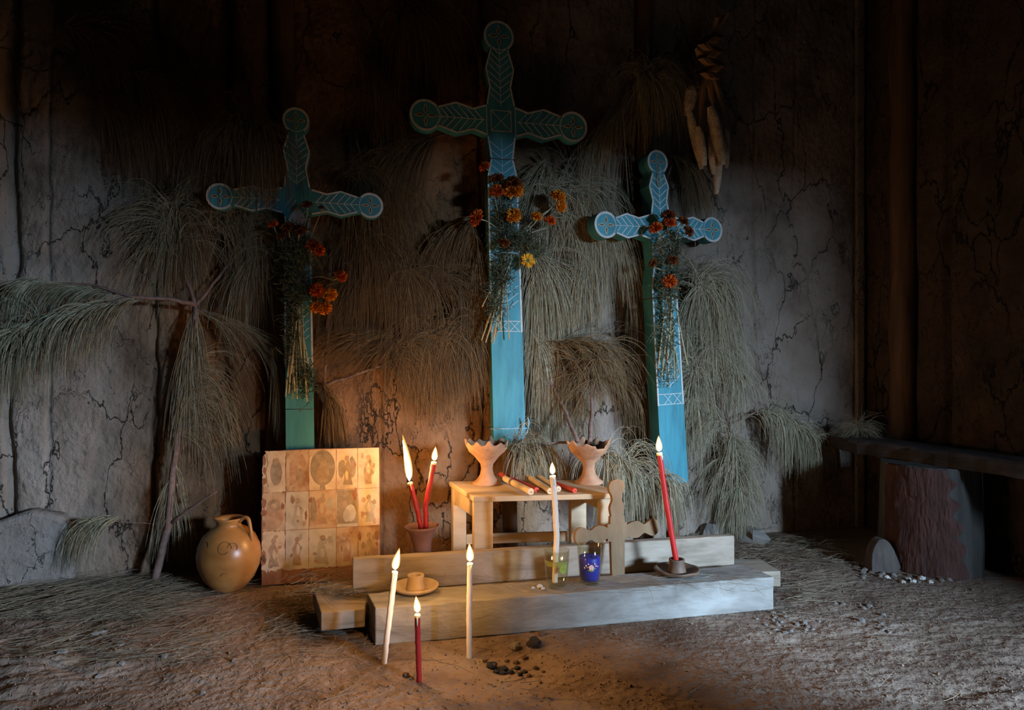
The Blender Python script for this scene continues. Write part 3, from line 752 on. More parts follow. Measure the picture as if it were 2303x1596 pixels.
patch(b, gl1, rf1, -math.pi/2+.55, .088, [(-.001, -.008), (.001, -.008), (.004, .004), (.002, .004)], 1); patch(b, gl1, rf1, -math.pi/2+.75, .088, [(-.008, 0), (0, -.004), (.009, .002), (0, .004)], 1)
b.build('apple_print', [M['yellowgreen'], M['green']], gt)
b = MB()
for i in range(26):
    an = -math.pi/2-1.2+i*.075
    patch(b, gl1, rf1, an, .085, [(-.009, .009), (-.0075, .009), (.009, -.009), (.0075, -.009)])
b.build('stripe_print', [M['yellowgreen']], gt)
candle([gl1+.014*Z+np.array([-.006, 0, 0]), D(1252, 1200, gl1[1]), D(1248, 1130, gl1[1]), D(1243, 1071, gl1[1])], .0098, 'wax_w', 'tall white lit candle bending slightly, standing in the clear glass', (.036, .0075, (-.001, 0)))
gl2 = G(1326, 1309, BZ+.003)
gt = tumbler('candle_glass', 'glass filled with blue wax and printed with a pink rose', gl2, .0350, .0435, .128)
rf2 = lambda z_: .0350+.0085*z_/.128
b = MB(); b.lathe([(.0005, .0125), (rf2(.01)-.0036, .0125), (rf2(.05)-.0036, .05), (rf2(.088)-.0036, .088), (rf2(.09)-.006, .091), (.010, .086), (.0005, .084)], gl2, 36); b.build('blue_wax', M['blue_wax'], gt, smooth=True)
b = MB(); b.tube([gl2+np.array([.004, 0, .084]), gl2+np.array([.006, 0, .094])], .001, 6); b.build('wick', M['wick'], gt)
b = MB(); a0 = -math.pi/2+.05
for i in range(5):
    an = i*2*math.pi/5+.3; patch(b, gl2, rf2, a0+.1*math.cos(an), .062+.0045*math.sin(an), [(.006*math.cos(t_), .0055*math.sin(t_)) for t_ in np.linspace(0, 2*math.pi, 12)[:-1]], 0, e=.0007+.0001*i)
patch(b, gl2, rf2, a0, .062, [(.0045*math.cos(t_), .004*math.sin(t_)) for t_ in np.linspace(0, 2*math.pi, 12)[:-1]], 0, e=.0014)
for dx, dy in ((-.45, .006), (-.25, .012), (.42, .005), (.3, .012), (-.6, -.002), (.6, .003)): patch(b, gl2, rf2, a0+dx, .062+dy, [(.003*math.cos(t_), .003*math.sin(t_)) for t_ in np.linspace(0, 2*math.pi, 9)[:-1]], 0)
for dx, dy in ((-.2, -.01), (.16, -.011), (.0, -.013), (.3, -.004), (-.34, .0)): patch(b, gl2, rf2, a0+dx, .062+dy, [(-.006, 0), (0, -.0022), (.006, 0), (0, .0025)], 1)
b.build('rose_print', [M['pink'], M['green']], gt)

# loose candles on the table
def loose(p, q_, r, wax, label, rise=0.0, stripe=False):
    P = G(p[0], p[1], TZ+r+rise); Q = G(q_[0], q_[1], TZ+r+rise)
    t_ = thing('unlit_candle', label, 'candle', P*.5+Q*.5-np.array([0, 0, r]), 'unlit candles lying on the table')
    d_ = nrm(Q-P); n = 10; b = MB(); b.tube([P+(Q-P)*i/n+np.array([0, 0, random.uniform(-.0004, .0004)]) for i in range(n+1)], [r*(1+random.uniform(-.04, .04)) for _ in range(n+1)], 14)
    b.build('wax_body', M[wax], t_, smooth=True, auto=True)
    if stripe:
        b = MB(); c_ = P+(Q-P)*.30; b.tube([c_-d_*.012, c_+d_*.012], r*1.05, 14); b.build('dark_band', M['wax_b'], t_, smooth=True, auto=True)
    b = MB(); b.tube([Q-d_*.002, Q+d_*.010+np.array([0, 0, -.001])], .0009, 6); b.build('wick', M['wick'], t_)
loose((1126, 1066), (1207, 1101), .0100, 'wax_r2', 'long red unlit candle lying farthest left on the table')
loose((1136, 1076), (1194, 1105), .0125, 'wax_c', 'cream unlit candle with a dark band lying across the red one', rise=.008, stripe=True)
loose((1181, 1067), (1237, 1104), .0118, 'wax_c', 'cream unlit candle lying in the middle of the loose ones')
loose((1201, 1066), (1256, 1099), .0112, 'wax_c', 'cream unlit candle lying just right of the middle one, nearest its far end')
loose((1247, 1086), (1293, 1103), .0092, 'wax_r2', 'short red unlit candle lying farthest right among the loose ones')

# incense burners
def burner(label, c, rr, h, teeth, gap=None, tiltx=0.0):
    t_ = thing('clay_burner', label, 'incense burner', c, 'clay incense burners')
    k = 84
    def wob(an, i):
        if i in (7, 8, 9):
            ph = (an*teeth/(2*math.pi)) % 1.0
            tn = int(an*teeth/(2*math.pi)); z_ = max(0, math.sin(math.pi*ph))**4
            lift = (.010+.006*((tn*7) % 3))*z_-.003
            if gap and abs((an-gap+math.pi) % (2*math.pi)-math.pi) < .28: lift = -.016
            return (lift*.25, lift)
        return (0, 0)
    pr = [(.0005, 0), (.058, 0), (.058, .007), (.044, .016), (.029, .036), (.023, .060), (.026, .082), (rr, h-.016), (rr+.001, h-.008), (rr-.008, h-.010), (.05, .118), (.0005, .108)]
    # put bowl wall ring in between for curvature
    pr.insert(7, (rr*.60, h-.062)); pr.insert(8, (rr*.84, h-.044))
    def wob2(an, i): return wob(an, i-2) if i in (9, 10, 11) else (0, 0)
    b = MB(); b.lathe(pr, c, k, wob=wob2, axis=nrm([tiltx, 0, 1])); o = b.build('body', M['clay'], t_, smooth=True)
    b = MB(); b.lathe([(rr-.018, h-.034), (.05, .1195), (.0005, .1095)], c, 40, axis=nrm([tiltx, 0, 1])); b.build('charred_lining', M['charcoal'], t_, smooth=True)
    return t_
b1 = G(1095, 1088, TZ); burner('clay incense burner with a toothed rim at the left end of the table', b1, .086, .176, 11, gap=-.2)
b2 = G(1325, 1086, TZ); burner('clay incense burner at the right of the table, twigs rising from it', b2, .086, .172, 9, gap=-1.0, tiltx=-.02)

# jug
jc = np.array([(515-CX)/F*2.74, 2.74, fh(-1.09, 2.74)])
jug = thing('clay_jug', 'round glazed orange clay jug with one handle at the foot of the wall', 'jug', jc)
pr = [(.0005, 0), (.046, .001), (.062, .012), (.092, .050), (.111, .095), (.117, .135), (.112, .172), (.094, .210), (.066, .236), (.047, .246), (.043, .255), (.048, .268), (.055, .277), (.053, .280), (.044, .272), (.038, .255), (.045, .235), (.0005, .20)]
b = MB(); b.lathe(pr, jc, 56, wob=lambda an, i: (.0015*math.sin(2*an+1) if 2 < i < 10 else 0, 0)); b.build('body', M['jug'], jug, smooth=True)
hp = smooth_outline([(.046, .266), (.066, .282), (.085, .276), (.093, .245), (.098, .215), (.100, .195)], 5)
b = MB(); b.tube([jc+np.array([x*math.cos(-.25), x*math.sin(-.25), z_]) for x, z_ in hp], [.0075]*len(hp), 10); b.build('handle', M['jug'], jug, smooth=True)
b = MB()
rj = lambda z_: float(np.interp(z_, [.095, .135, .172, .210, .236], [.1125, .1185, .1135, .0955, .068]))
def swirl(an0, z0, sc_, turns, flip=1):
    pts = []
    for i in range(18):
        t_ = i/17*turns*2*math.pi; rr = sc_*(1-.35*i/17)
        z_ = z0+rr*math.sin(t_); an = an0+flip*rr*math.cos(t_)/rj(z_)
        pts.append(jc+np.array([rj(z_)*math.cos(an), rj(z_)*math.sin(an), z_]))
    b.tube(pts, .0009, 5)
for sw in ((-1.35, .185, .026, .9, 1), (-1.05, .186, .020, .6, -1), (-2.15, .190, .020, .45, 1), (-1.3, .085, .016, .3, -1)):
    b = MB(); swirl(*sw); b.build('painted_mark', M['jug_mark'], jug)

# ------------------------------------------------------------------ board of prints
pb = G(588, 1318, 0); pbr = np.array([pb[0]+.457*math.cos(A14*1.05), pb[1]+.457*math.sin(A14*1.05), 0])
pa = nrm(pbr-pb); pn = np.array([pa[1], -pa[0], 0]); pup = nrm(Z-pn*.10); pnn = nrm(np.cross(pa, pup)); pnn = pnn if np.dot(pnn, pn) > 0 else -pnn
board = thing('picture_board', 'board pasted with three rows of faded holy prints, beside the jug', 'board', pb)
b = MB(); b.prism([(0, 0), (.452, 0), (.457, .25), (.455, .520), (.22, .523), (.02, .520), (.0, .50), (-.003, .25)], pb+.002*Z, pa, pup, pnn, .022); b.build('wooden_board', M['board'], board, bevel=.002)
cxs = [0, .088, .177, .283, .368, .455]; rys = [.520, .356, .206, .052]
papers = ['paper', 'paper2', 'paper', 'paper', 'paper', 'paper2', 'paper3', 'paper2', 'paper3', 'paper', 'paper', 'paper3', 'paper3', 'paper2', 'paper2']
def ell(cx, cy, rx, ry, n=20, a0=0, a1=2*math.pi, jit=.04): return [(cx+rx*math.cos(a0+(a1-a0)*i/n)*(1+random.uniform(-jit, jit)), cy+ry*math.sin(a0+(a1-a0)*i/n)*(1+random.uniform(-jit, jit))) for i in range(n)]
ci = 0
for r_ in range(3):
    for c_ in range(5):
        x0, x1 = cxs[c_]+.001, cxs[c_+1]-.0012; y1, y0 = rys[r_]-.001, rys[r_+1]+.0012
        torn = c_ == 0 or (r_ == 2 and c_ in (4,))
        pts = []
        n = 12
        def edge(pa_, pb_, j):
            for i in range(n):
                t_ = i/n; pts.append((pa_[0]+(pb_[0]-pa_[0])*t_+random.uniform(-j, j), pa_[1]+(pb_[1]-pa_[1])*t_+random.uniform(-j, j)))
        jl = .006 if torn else .0006
        edge((x0, y0), (x1, y0), .009 if r_ == 2 and c_ == 0 else (.0025 if r_ == 2 else jl*.5)); edge((x1, y0), (x1, y1), jl*(.4 if c_ == 0 else .2)); edge((x1, y1), (x0, y1), jl*.4)
        if c_ == 0 and r_ == 0: edge((x0+.012, y1-.002), (x0+.002, y1-.04), .003)
        edge((x0, y1 if not (c_ == 0 and r_ == 0) else y1-.045), (x0, y0), .0012 if c_ else .004)
        pts = [(min(max(x, -.001), .455), y) for x, y in pts]
        b = MB(); b.prism(pts, pb+.002*Z, pa, pup, pnn, .0011, 0, z0=.0014)
        mx, my = (x0+x1)/2, (y0+y1)/2; w_, h_ = x1-x0, y1-y0
        def pp(o2, m, z_): b.prism(o2, pb+.002*Z, pa, pup, pnn, .0004, m, z0=.0015+z_*.0002)
        mats_ = [M[papers[ci]], M['ink'], M['ink2'], M['ink3'], M['ink4']]
        if (r_, c_) == (0, 2):
            pp(ell(mx, my+.008, w_*.47, h_*.44, 28, jit=.01), 2, 0); pp(ell(mx, my-.02, w_*.25, h_*.25), 1, 1); pp(ell(mx+.004, my+.022, w_*.12, h_*.1), 1, 2); pp([(mx-.012, my-.08), (mx+.012, my-.08), (mx+.006, my-.05), (mx-.008, my-.05)], 2, 2)
        elif (r_, c_) == (0, 1):
            pp([(mx-.03, my-.06), (mx+.005, my-.045), (mx-.004, my-.01), (mx+.005, my+.03), (mx+.026, my+.0), (mx+.034, my+.03), (mx+.02, my+.065), (mx-.01, my+.055), (mx-.03, my+.03)], 3, 0); pp(ell(mx+.008, my-.02, .015, .03), 1, 1)
        elif (r_, c_) == (0, 0):
            pp(ell(mx+.008, my-.006, .023, .05), 2, 0); pp(ell(mx+.006, my+.04, .012, .014), 1, 1)
            pp([(mx-.03, my+.07), (mx-.027, my+.07), (mx-.022, my+.03), (mx-.030, my+.0), (mx-.02, my-.06), (mx-.024, my-.06), (mx-.034, my+.0), (mx-.026, my+.03)], 2, 2)
        elif (r_, c_) == (1, 3):
            pp([(x0+.002, y0+.012), (x1-.002, y0+.012), (x1-.002, y1-.002), (x0+.002, y1-.002)], 2, 0); pp(ell(mx+.014, my-.02, .022, .034), 0, 1); pp(ell(mx-.008, my+.018, .009, .013), 1, 2); pp(ell(mx-.002, my-.03, .014, .026), 4, 3)
        elif (r_, c_) == (1, 0):
            pp(ell(mx, my-.02, .036, .05), 3, 0); pp(ell(mx, my+.025, .026, .024), 1, 1); pp(ell(mx, my+.022, .010, .011), 0, 2)
        else:
            kk = {(0, 3): 2, (0, 4): 1, (1, 1): 4, (1, 2): 3, (1, 4): 4, (2, 0): 1, (2, 1): 1, (2, 2): 4, (2, 3): 3, (2, 4): 1}[(r_, c_)]
            pp(ell(mx, my+h_*.26, w_*.11, h_*.075), 1, 1)
            if (r_, c_) in ((0, 3),): pp(ell(mx-.022, my-.0, .013, .036), 2, 0); pp(ell(mx+.022, my+.0, .013, .036), 2, 0)
            prof_ = [(.16+.12*random.random(), -.40), (.14+.14*random.random(), -.26), (.12+.12*random.random(), -.12), (.16+.14*random.random(), .02), (.10+.08*random.random(), .13), (.05, .20)]
            sh = random.uniform(-.06, .06)
            body = [(mx+w_*(a_+sh)+random.uniform(-.002, .002), my+h_*b_) for a_, b_ in prof_]+[(mx-w_*(a_*random.uniform(.6, 1.2)-sh), my+h_*b_) for a_, b_ in prof_[::-1]]
            pp(body, kk, 0)
            for _ in range(5): pp(ell(mx+random.uniform(-.3, .3)*w_, my+random.uniform(-.4, .38)*h_, w_*random.uniform(.05, .13), h_*random.uniform(.03, .10), 12, jit=.25), random.choice([1, 2, 3, 4]), 1)
            pp(ell(mx+w_*random.uniform(-.06, .06), my+random.uniform(-.03, .01), w_*.08, h_*.13, 12, jit=.2), 0, 2)
            if (r_, c_) == (1, 2): pp(ell(mx-.035, my-.0, .012, .05), 2, 1); pp(ell(mx+.03, my+.02, .014, .026), 4, 1)
        mats_.append(M['board'])
        if torn or random.random() < .35:
            for _ in range(3 if torn else 1):
                ex = x0+.006 if random.random() < .5 else x1-.010; pp(ell(ex, random.uniform(y0+.015, y1-.02), random.uniform(.004, .011), random.uniform(.008, .026), 16, jit=.35), 5, 3)
        o = b.build('print', mats_, board)
        ci += 1

# ------------------------------------------------------------------ maize bunch
mz = thing('maize_bunch', 'bunch of dried white maize cobs hanging by braided husks', 'maize', W(1600, 70, .11))
def cob(p0, p1, r, parent, m='corn'):
    p0 = np.asarray(p0); p1 = np.asarray(p1); L_ = np.linalg.norm(p1-p0); ax = (p1-p0)/L_
    e = nrm(np.cross(ax, [0, 1, 0])); g_ = np.cross(ax, e)
    b = MB(); rows = 12; n = max(10, int(L_/.0085))
    prof = lambda s_: r*(min(1, .55+2.2*s_) if s_ < .2 else 1)*(1 if s_ < .55 else 1-.55*((s_-.55)/.45)**1.6)
    b.tube([p0+ax*L_*i/10 for i in range(11)], [prof(i/10)*.88 for i in range(11)], 12)
    for i in range(n):
        s_ = (i+.5)/n; rr = prof(s_)
        for j in range(rows):
            an = 2*math.pi*(j+.5*(i % 2)*.3)/rows; dv = math.cos(an)*e+math.sin(an)*g_; tg = -math.sin(an)*e+math.cos(an)*g_
            c_ = p0+ax*L_*s_+dv*rr*.82; w_ = rr*.235; hh = L_/n*.47; th = rr*.26
            vs = [c_-tg*w_-ax*hh, c_+tg*w_-ax*hh, c_+tg*w_+ax*hh, c_-tg*w_+ax*hh]
            vs += [x+dv*th+(c_-x)*.35 for x in vs]
            b.add(vs, [(4, 5, 6, 7), (0, 1, 5, 4), (1, 2, 6, 5), (2, 3, 7, 6), (3, 0, 4, 7)])
    o = b.build('cob', M[m], parent, smooth=False); return o
cobs = [((1556, 195), (1545, 260), .026, .14), ((1550, 250), (1578, 380), .019, .15), ((1570, 285), (1585, 372), .019, .19),
        ((1598, 240), (1626, 370), .025, .19), ((1597, 290), (1605, 392), .018, .15), ((1634, 290), (1634, 378), .015, .12), ((1618, 350), (1611, 436), .017, .15)]
for (x0, y0), (x1, y1), r, v in cobs: cob(W(x0, y0, v), W(x1, y1, v), r, mz)
def husk_strip(pts, w, parent, name='husk'):
    b = MB(); n = len(pts)
    vs = []
    for i, p in enumerate(pts):
        s_ = i/(n-1); ww = w*(math.sin(math.pi*(.15+.8*s_)))
        vs += [p+np.array([-ww, 0, 0]), p+np.array([0, -ww*.5, 0]), p+np.array([ww, 0, 0]), p+np.array([0, ww*.25, 0])]
    fs = [(i*4+j, i*4+(j+1) % 4, (i+1)*4+(j+1) % 4, (i+1)*4+j) for i in range(n-1) for j in range(4)]+[(3, 2, 1, 0), (n*4-4, n*4-3, n*4-2, n*4-1)]
    b.add(vs, fs); return b.build(name, M['husk'], parent)
for k_ in range(6):     # braid
    y = 85+k_*16; sx = (-1)**k_
    for q_ in range(3):
        cx0 = 1598+sx*(6+q_*5)+(3 if k_ > 3 else -2)
        husk_strip([W(cx0+sx*8, y-12+q_*3, .12), W(cx0, y, .155), W(cx0-sx*12, y+12, .16), W(cx0-sx*20, y+16+q_*3, .12)], .027, mz, 'braid_husk')
for k_ in range(7):
    x = 1572+k_*4; husk_strip([W(1590+k_*3, 80, .12), W(x+4, 95, .14), W(x-6+k_, 110+k_*4, .15), W(x-4, 130, .13)], .010, mz, 'braid_husk')
for k_ in range(9):
    a_ = k_/8; p0 = W(1600+10*a_, 82, .12); husk_strip([p0, W(1605+20*a_, 60-6*a_, .13), W(1606+34*a_, 42-14*a_, .13+.02*math.sin(k_)), W(1606+52*a_**1.3, 38-26*a_, .13)], .0045, mz, 'straw_end')
for (pts) in ([(1592, 165), (1575, 200), (1560, 225), (1552, 262)], [(1590, 170), (1582, 200), (1576, 240), (1572, 285)], [(1598, 170), (1600, 200), (1602, 225), (1604, 245)], [(1600, 165), (1612, 195), (1622, 215), (1626, 222)], [(1604, 180), (1618, 215), (1630, 250), (1636, 295)], [(1596, 160), (1588, 190), (1570, 195), (1557, 200)], [(1600, 165), (1595, 195), (1600, 222), (1598, 228)]):
    husk_strip([W(x, y, .15) for x, y in pts], .013, mz)
b = MB(); b.tube([W(1604, 90, .12), W(1606, 60, .03), W(1606, 55, -.04)], .005, 8); b.build('hanging_cord', M['husk'], mz, smooth=True)

# ------------------------------------------------------------------ pine branches
def needle_arrays(P0, D0, Ln, r=.0006, drop=1.0, nseg=7, vmin=.03, curl=.12, wallclamp=True, wf=None, vmax=None):
    n = len(P0); pts = np.zeros((n, nseg+1, 3)); pts[:, 0] = P0
    d = D0/np.linalg.norm(D0, axis=1, keepdims=True); down = np.array([0, 0, -1.0])
    w = rng.normal(0, curl, (n, 3))+(0 if wf is None else wf)
    for i in range(nseg):
        s_ = (i+1)/nseg
        gk = drop*(.10+.55*s_)
        d = d+down*gk[:, None] if hasattr(gk, '__len__') else d+down*gk
        d = d+w*(.35); d /= np.linalg.norm(d, axis=1, keepdims=True)
        pts[:, i+1] = pts[:, i]+d*(Ln/nseg)[:, None]
    if wallclamp:
        q_ = (pts-O)@N; low = vmin+.02*rng.random((n, 1)); dv = np.maximum(0, low-q_); pts += dv[:, :, None]*N
        if vmax is not None:
            q_ = (pts-O)@N; hi = vmax-.02*rng.random((n, 1)); pts -= np.maximum(0, q_-hi)[:, :, None]*N
    return pts
def needles_to_mesh(name, pts, r, mats, parent=None, k=3):
    n, q_, _ = pts.shape
    t = np.gradient(pts, axis=1); t /= np.linalg.norm(t, axis=2, keepdims=True)+1e-9
    ref = np.array([.05, 1, .03]); e = np.cross(t, ref); e /= np.linalg.norm(e, axis=2, keepdims=True)+1e-9
    g_ = np.cross(t, e)
    taper = np.linspace(1, .35, q_)[None, :, None]*r*(.8+.5*rng.random((n, 1, 1)))
    V = np.zeros((n, q_, k, 3))
    for j in range(k):
        an = 2*math.pi*j/k+.5; V[:, :, j] = pts+taper*(math.cos(an)*e+math.sin(an)*g_)
    idx = np.arange(n*q_*k).reshape(n, q_, k)
    Fq = np.stack([idx[:, :-1, :], np.roll(idx, -1, 2)[:, :-1, :], np.roll(idx, -1, 2)[:, 1:, :], idx[:, 1:, :]], -1).reshape(-1, 4)
    rn = np.repeat(rng.random(n), q_*k)
    return np_mesh(name, V.reshape(-1, 3), Fq, mats, parent, rnd=rn)
def along(poly, n, jit=.006):
    P = np.array(poly); seg = np.linalg.norm(np.diff(P, axis=0), axis=1); cum = np.concatenate([[0], np.cumsum(seg)])
    s_ = rng.random(n)*cum[-1]; out = np.stack([np.interp(s_, cum, P[:, i]) for i in range(3)], 1)
    i = np.clip(np.searchsorted(cum, s_)-1, 0, len(seg)-1); T = (P[1:]-P[:-1])[i]; T /= np.linalg.norm(T, axis=1, keepdims=True)
    return out+rng.normal(0, jit, (n, 3)), T
def tuft(poly, n, L, fwd=.8, spread=.6, drop=1.0, v=.09, jit=.006, curl=.10, bias=(0, 0), vmax=None):
    """poly: [(px,py[,v])] ; L needle length in pixels"""
    P = [W(p[0], p[1], p[2] if len(p) > 2 else v) for p in poly]
    if vmax is None:
        vm = max((p[2] if len(p) > 2 else v) for p in poly); vmax = .15 if vm <= .15 else vm+.09
    n = int(n*.62/5)+1
    p0, T = along(P, n, jit) if len(P) > 1 else (np.repeat([P[0]], n, 0)+rng.normal(0, jit, (n, 3)), np.repeat([np.array([0, 0, .5])], n, 0))
    R = rng.normal(0, 1, (n, 3)); R /= np.linalg.norm(R, axis=1, keepdims=True); R = R+.25*N
    D0 = T*fwd+R*spread+bias[0]*U+bias[1]*Z
    Ln = L*3.1/F*(.65+.45*rng.random(n))
    D0 /= np.linalg.norm(D0, axis=1, keepdims=True)
    p0 = np.repeat(p0, 5, 0)+rng.normal(0, .0015, (n*5, 3)); D0 = np.repeat(D0, 5, 0)+rng.normal(0, .09, (n*5, 3)); Ln = np.repeat(Ln, 5)*(.85+.25*rng.random(n*5))
    wf = np.repeat(rng.normal(0, curl, (n, 3)), 5, 0)
    return needle_arrays(p0, D0, Ln, drop=drop, curl=curl*.45, wf=wf, vmax=vmax)
def branch(label, stems, tufts, name='pine_branch', r=.0011, mat='needles'):
    s0 = stems[0]; P0 = W(s0[0][0], s0[0][1], s0[0][2] if len(s0[0]) > 2 else .09)
    t_ = thing(name, label, 'pine branch', P0, 'drooping dry pine branches')
    b = MB()
    for st in stems:
        r0, r1 = (.010, .005)
        if isinstance(st[-1], (int, float)): r0 = st[-1]; r1 = r0*.5; st = st[:-1]
        P = [W(p[0], p[1], p[2] if len(p) > 2 else .09) for p in st]
        Q = [P[0]]
        for i in range(len(P)-1):
            for j in range(1, 7): Q.append(P[i]+(P[i+1]-P[i])*j/6+rng.normal(0, .0018, 3))
        b.tube(Q, [r0+(r1-r0)*i/(len(Q)-1) for i in range(len(Q))], 8, jit=.16)
    b.build('twigs', M['bark'], t_, smooth=True)
    pts = np.concatenate([tuft(**tf) for tf in tufts], 0)
    needles_to_mesh('needles', pts, r, M[mat], t_)
    return t_
T = lambda poly, n, L, **k: dict(poly=poly, n=n, L=L, **k)
branch('large dry pine branch forking at the far left, arms drooping past the wall edge',
  [[(345, 1320, .16), (378, 1180, .14), (400, 980, .13), (425, 850, .12), (440, 685, .12), .016], [(440, 685, .12), (380, 672, .15), (300, 668, .17), (150, 705, .2), (0, 755, .22), .009],
   [(300, 668, .17), (200, 640, .14), (60, 632, .13), .006], [(440, 685, .12), (405, 590), (398, 480), .008], [(440, 685, .12), (520, 590), (556, 520), .007], [(440, 690), (560, 745), (618, 782), .005], [(385, 1175, .14), (485, 1105, .2), .008], [(440, 690), (432, 800), .006]],
  [T([(310, 668, .17), (150, 705, .2), (0, 755, .22)], 1300, 160, fwd=.55, spread=.3, drop=1.3), T([(110, 722, .2), (-20, 762, .22)], 650, 170, fwd=.2, spread=.25, drop=1.8),
   T([(260, 655, .15), (60, 632, .13)], 650, 130, fwd=.8, spread=.3, drop=1.1), T([(90, 630, .13), (50, 638, .13)], 420, 120, fwd=.5, spread=.3, drop=1.8),
   T([(440, 690, .11), (430, 820, .12)], 700, 250, fwd=.9, spread=.3, drop=1.2), T([(425, 830, .12), (400, 980, .12)], 550, 200, fwd=-.3, spread=.35, drop=1.3, bias=(.35, 0)),
   T([(440, 690), (560, 745)], 180, 160, fwd=1.2, spread=.3, drop=.5), T([(612, 785), (618, 790)], 420, 190, fwd=.5, spread=.25, drop=1.6, bias=(-.1, 0)),
   T([(405, 590), (398, 470)], 500, 200, fwd=.7, spread=.6, drop=.9), T([(520, 590), (570, 500)], 500, 200, fwd=.9, spread=.6, drop=.9), T([(400, 1000, .13), (385, 1150, .14)], 160, 150, spread=.5, drop=1.2)])
branch('dry pine spray hanging low by the wall, left of the jug', [[(260, 1165, .12), (200, 1168, .12), (380, 1180, .12), .003]],
  [T([(270, 1166, .12), (215, 1165, .12)], 260, 125, fwd=.9, spread=.3, drop=1.3)])
branch('pine sprays veiling the left arm of the left cross', [[(560, 200, .05), (575, 280, .14), .006], [(575, 280, .14), (540, 300, .22), (510, 330, .24), .004], [(575, 280, .14), (610, 300, .24), .004]],
  [T([(515, 300, .26), (550, 270, .25), (590, 290, .26)], 650, 190, fwd=.1, spread=.22, drop=1.7), T([(590, 300, .26), (605, 330, .26)], 260, 170, fwd=.1, spread=.15, drop=1.7), T([(470, 420, .1), (440, 480, .1)], 260, 190, fwd=.5, spread=.3, drop=1.4)], mat='needles_brown')
branch('dark pine branch high in the upper left corner', [[(230, 0, .05), (260, 80, .12), (340, 160, .13), .007], [(160, 60, .1), (230, 60, .1), .005]],
  [T([(150, 60, .12), (250, 70, .12)], 600, 260, fwd=.4, spread=.35, drop=1.3), T([(300, 160, .14), (360, 180, .14)], 700, 230, fwd=.7, spread=.5, drop=1.1), T([(180, 200, .1), (300, 240, .1)], 500, 220, spread=.4, drop=1.3)], mat='needles_brown')
branch('pine branch hanging between the upper left corner and the left cross', [[(430, 260, .05), (400, 400, .08), (390, 520, .09), .006], [(640, 350, .06), (480, 500, .1), .004]],
  [T([(430, 400), (370, 520)], 380, 230, spread=.5, drop=1.0, curl=.25), T([(470, 520), (620, 470)], 450, 200, spread=.8, drop=.8, fwd=.6), T([(600, 520, .1), (560, 620, .1)], 300, 170, spread=.7, drop=.9)])
branch('upright pine twig right of the left cross, brown tuft hanging just above the picture board', [[(742, 560, .07), (740, 700, .09), (730, 865, .09), .011], [(730, 865, .09), (800, 842, .09), (858, 822, .09), (960, 760, .1), (1080, 712, .1), .007]],
  [T([(728, 860, .1), (735, 880, .1)], 520, 165, fwd=.8, spread=.35, drop=1.3, bias=(.15, 0)), T([(858, 822, .1), (960, 757, .11)], 1150, 190, fwd=.25, spread=.45, drop=1.2, bias=(.25, .1)), T([(940, 765, .11), (1070, 715, .11)], 1300, 230, fwd=.1, spread=.4, drop=1.4), T([(870, 800, .1), (940, 760, .1)], 350, 110, fwd=.9, spread=.6, drop=.5)], mat='needles_brown')
branch('long brown pine branch hanging straight down right of the left cross', [[(800, 300, .05), (820, 420, .09), (835, 560, .1), .008], [(835, 560, .1), (760, 600, .1), .004]],
  [T([(770, 390), (840, 410)], 900, 300, fwd=.2, spread=.35, drop=1.5), T([(790, 520), (850, 560)], 900, 260, fwd=.3, spread=.35, drop=1.4), T([(840, 600), (770, 640)], 500, 170, fwd=.9, spread=.7, drop=.6), T([(900, 745), (800, 760)], 300, 150, fwd=1.0, spread=.4, drop=.4)], mat='needles_brown')
branch('bushy pine tuft hanging midway between the left and middle crosses', [[(1000, 520, .07), (960, 600, .1), (900, 620, .12), .006], [(1085, 520, .06), (1010, 720, .12), .006]],
  [T([(885, 610, .13), (930, 612, .13)], 750, 180, fwd=.1, spread=.35, drop=1.5), T([(960, 620), (1060, 640)], 500, 190, fwd=.8, spread=.6, drop=.8), T([(1000, 700), (860, 780)], 300, 150, fwd=1.0, spread=.35, drop=.3)], mat='needles_brown')
branch('pine spray arching out from behind the left arm of the middle cross', [[(1000, 300, .05), (930, 330, .1), (850, 380, .1), .006]],
  [T([(980, 310, .1), (900, 345, .1)], 800, 250, fwd=.6, spread=.4, drop=1.1), T([(1060, 500, .1), (1085, 620, .1)], 700, 220, fwd=.6, spread=.35, drop=1.4, bias=(-.1, 0)), T([(1080, 480, .1), (1010, 520, .1)], 450, 190, fwd=1., spread=.4, drop=.9)], mat='needles_brown')
branch('dim pine branch hanging near the roof left of the middle cross', [[(960, 0, .05), (920, 60, .1), .006]],
  [T([(890, 20), (940, 30)], 600, 300, fwd=.2, spread=.3, drop=1.6), T([(800, 100), (870, 200)], 350, 260, spread=.35, drop=1.4)], mat='needles_brown')
branch('tangled grey pine branch right of the middle cross, its stem rising from the burner', [[(1300, 992, .42), (1260, 900, .16), (1215, 820, .12), (1185, 770, .1), .009], [(1210, 350, .05), (1290, 400, .1), (1340, 470, .1), .007]],
  [T([(1180, 560, .11), (1215, 600, .11)], 900, 300, fwd=.3, spread=.35, drop=1.5), T([(1190, 740, .11), (1230, 830, .12)], 800, 240, fwd=.4, spread=.4, drop=1.3, bias=(.1, 0)), T([(1230, 360, .1), (1200, 420, .1)], 500, 180, fwd=.9, spread=.7, drop=.6),
   T([(1190, 420, .12), (1330, 440, .12)], 900, 200, fwd=.4, spread=.8, drop=.8), T([(1300, 420, .1), (1340, 480, .1)], 700, 260, fwd=.6, spread=.5, drop=1.2), T([(1240, 480, .12), (1300, 500, .12)], 500, 210, fwd=.3, spread=.7, drop=.9)])
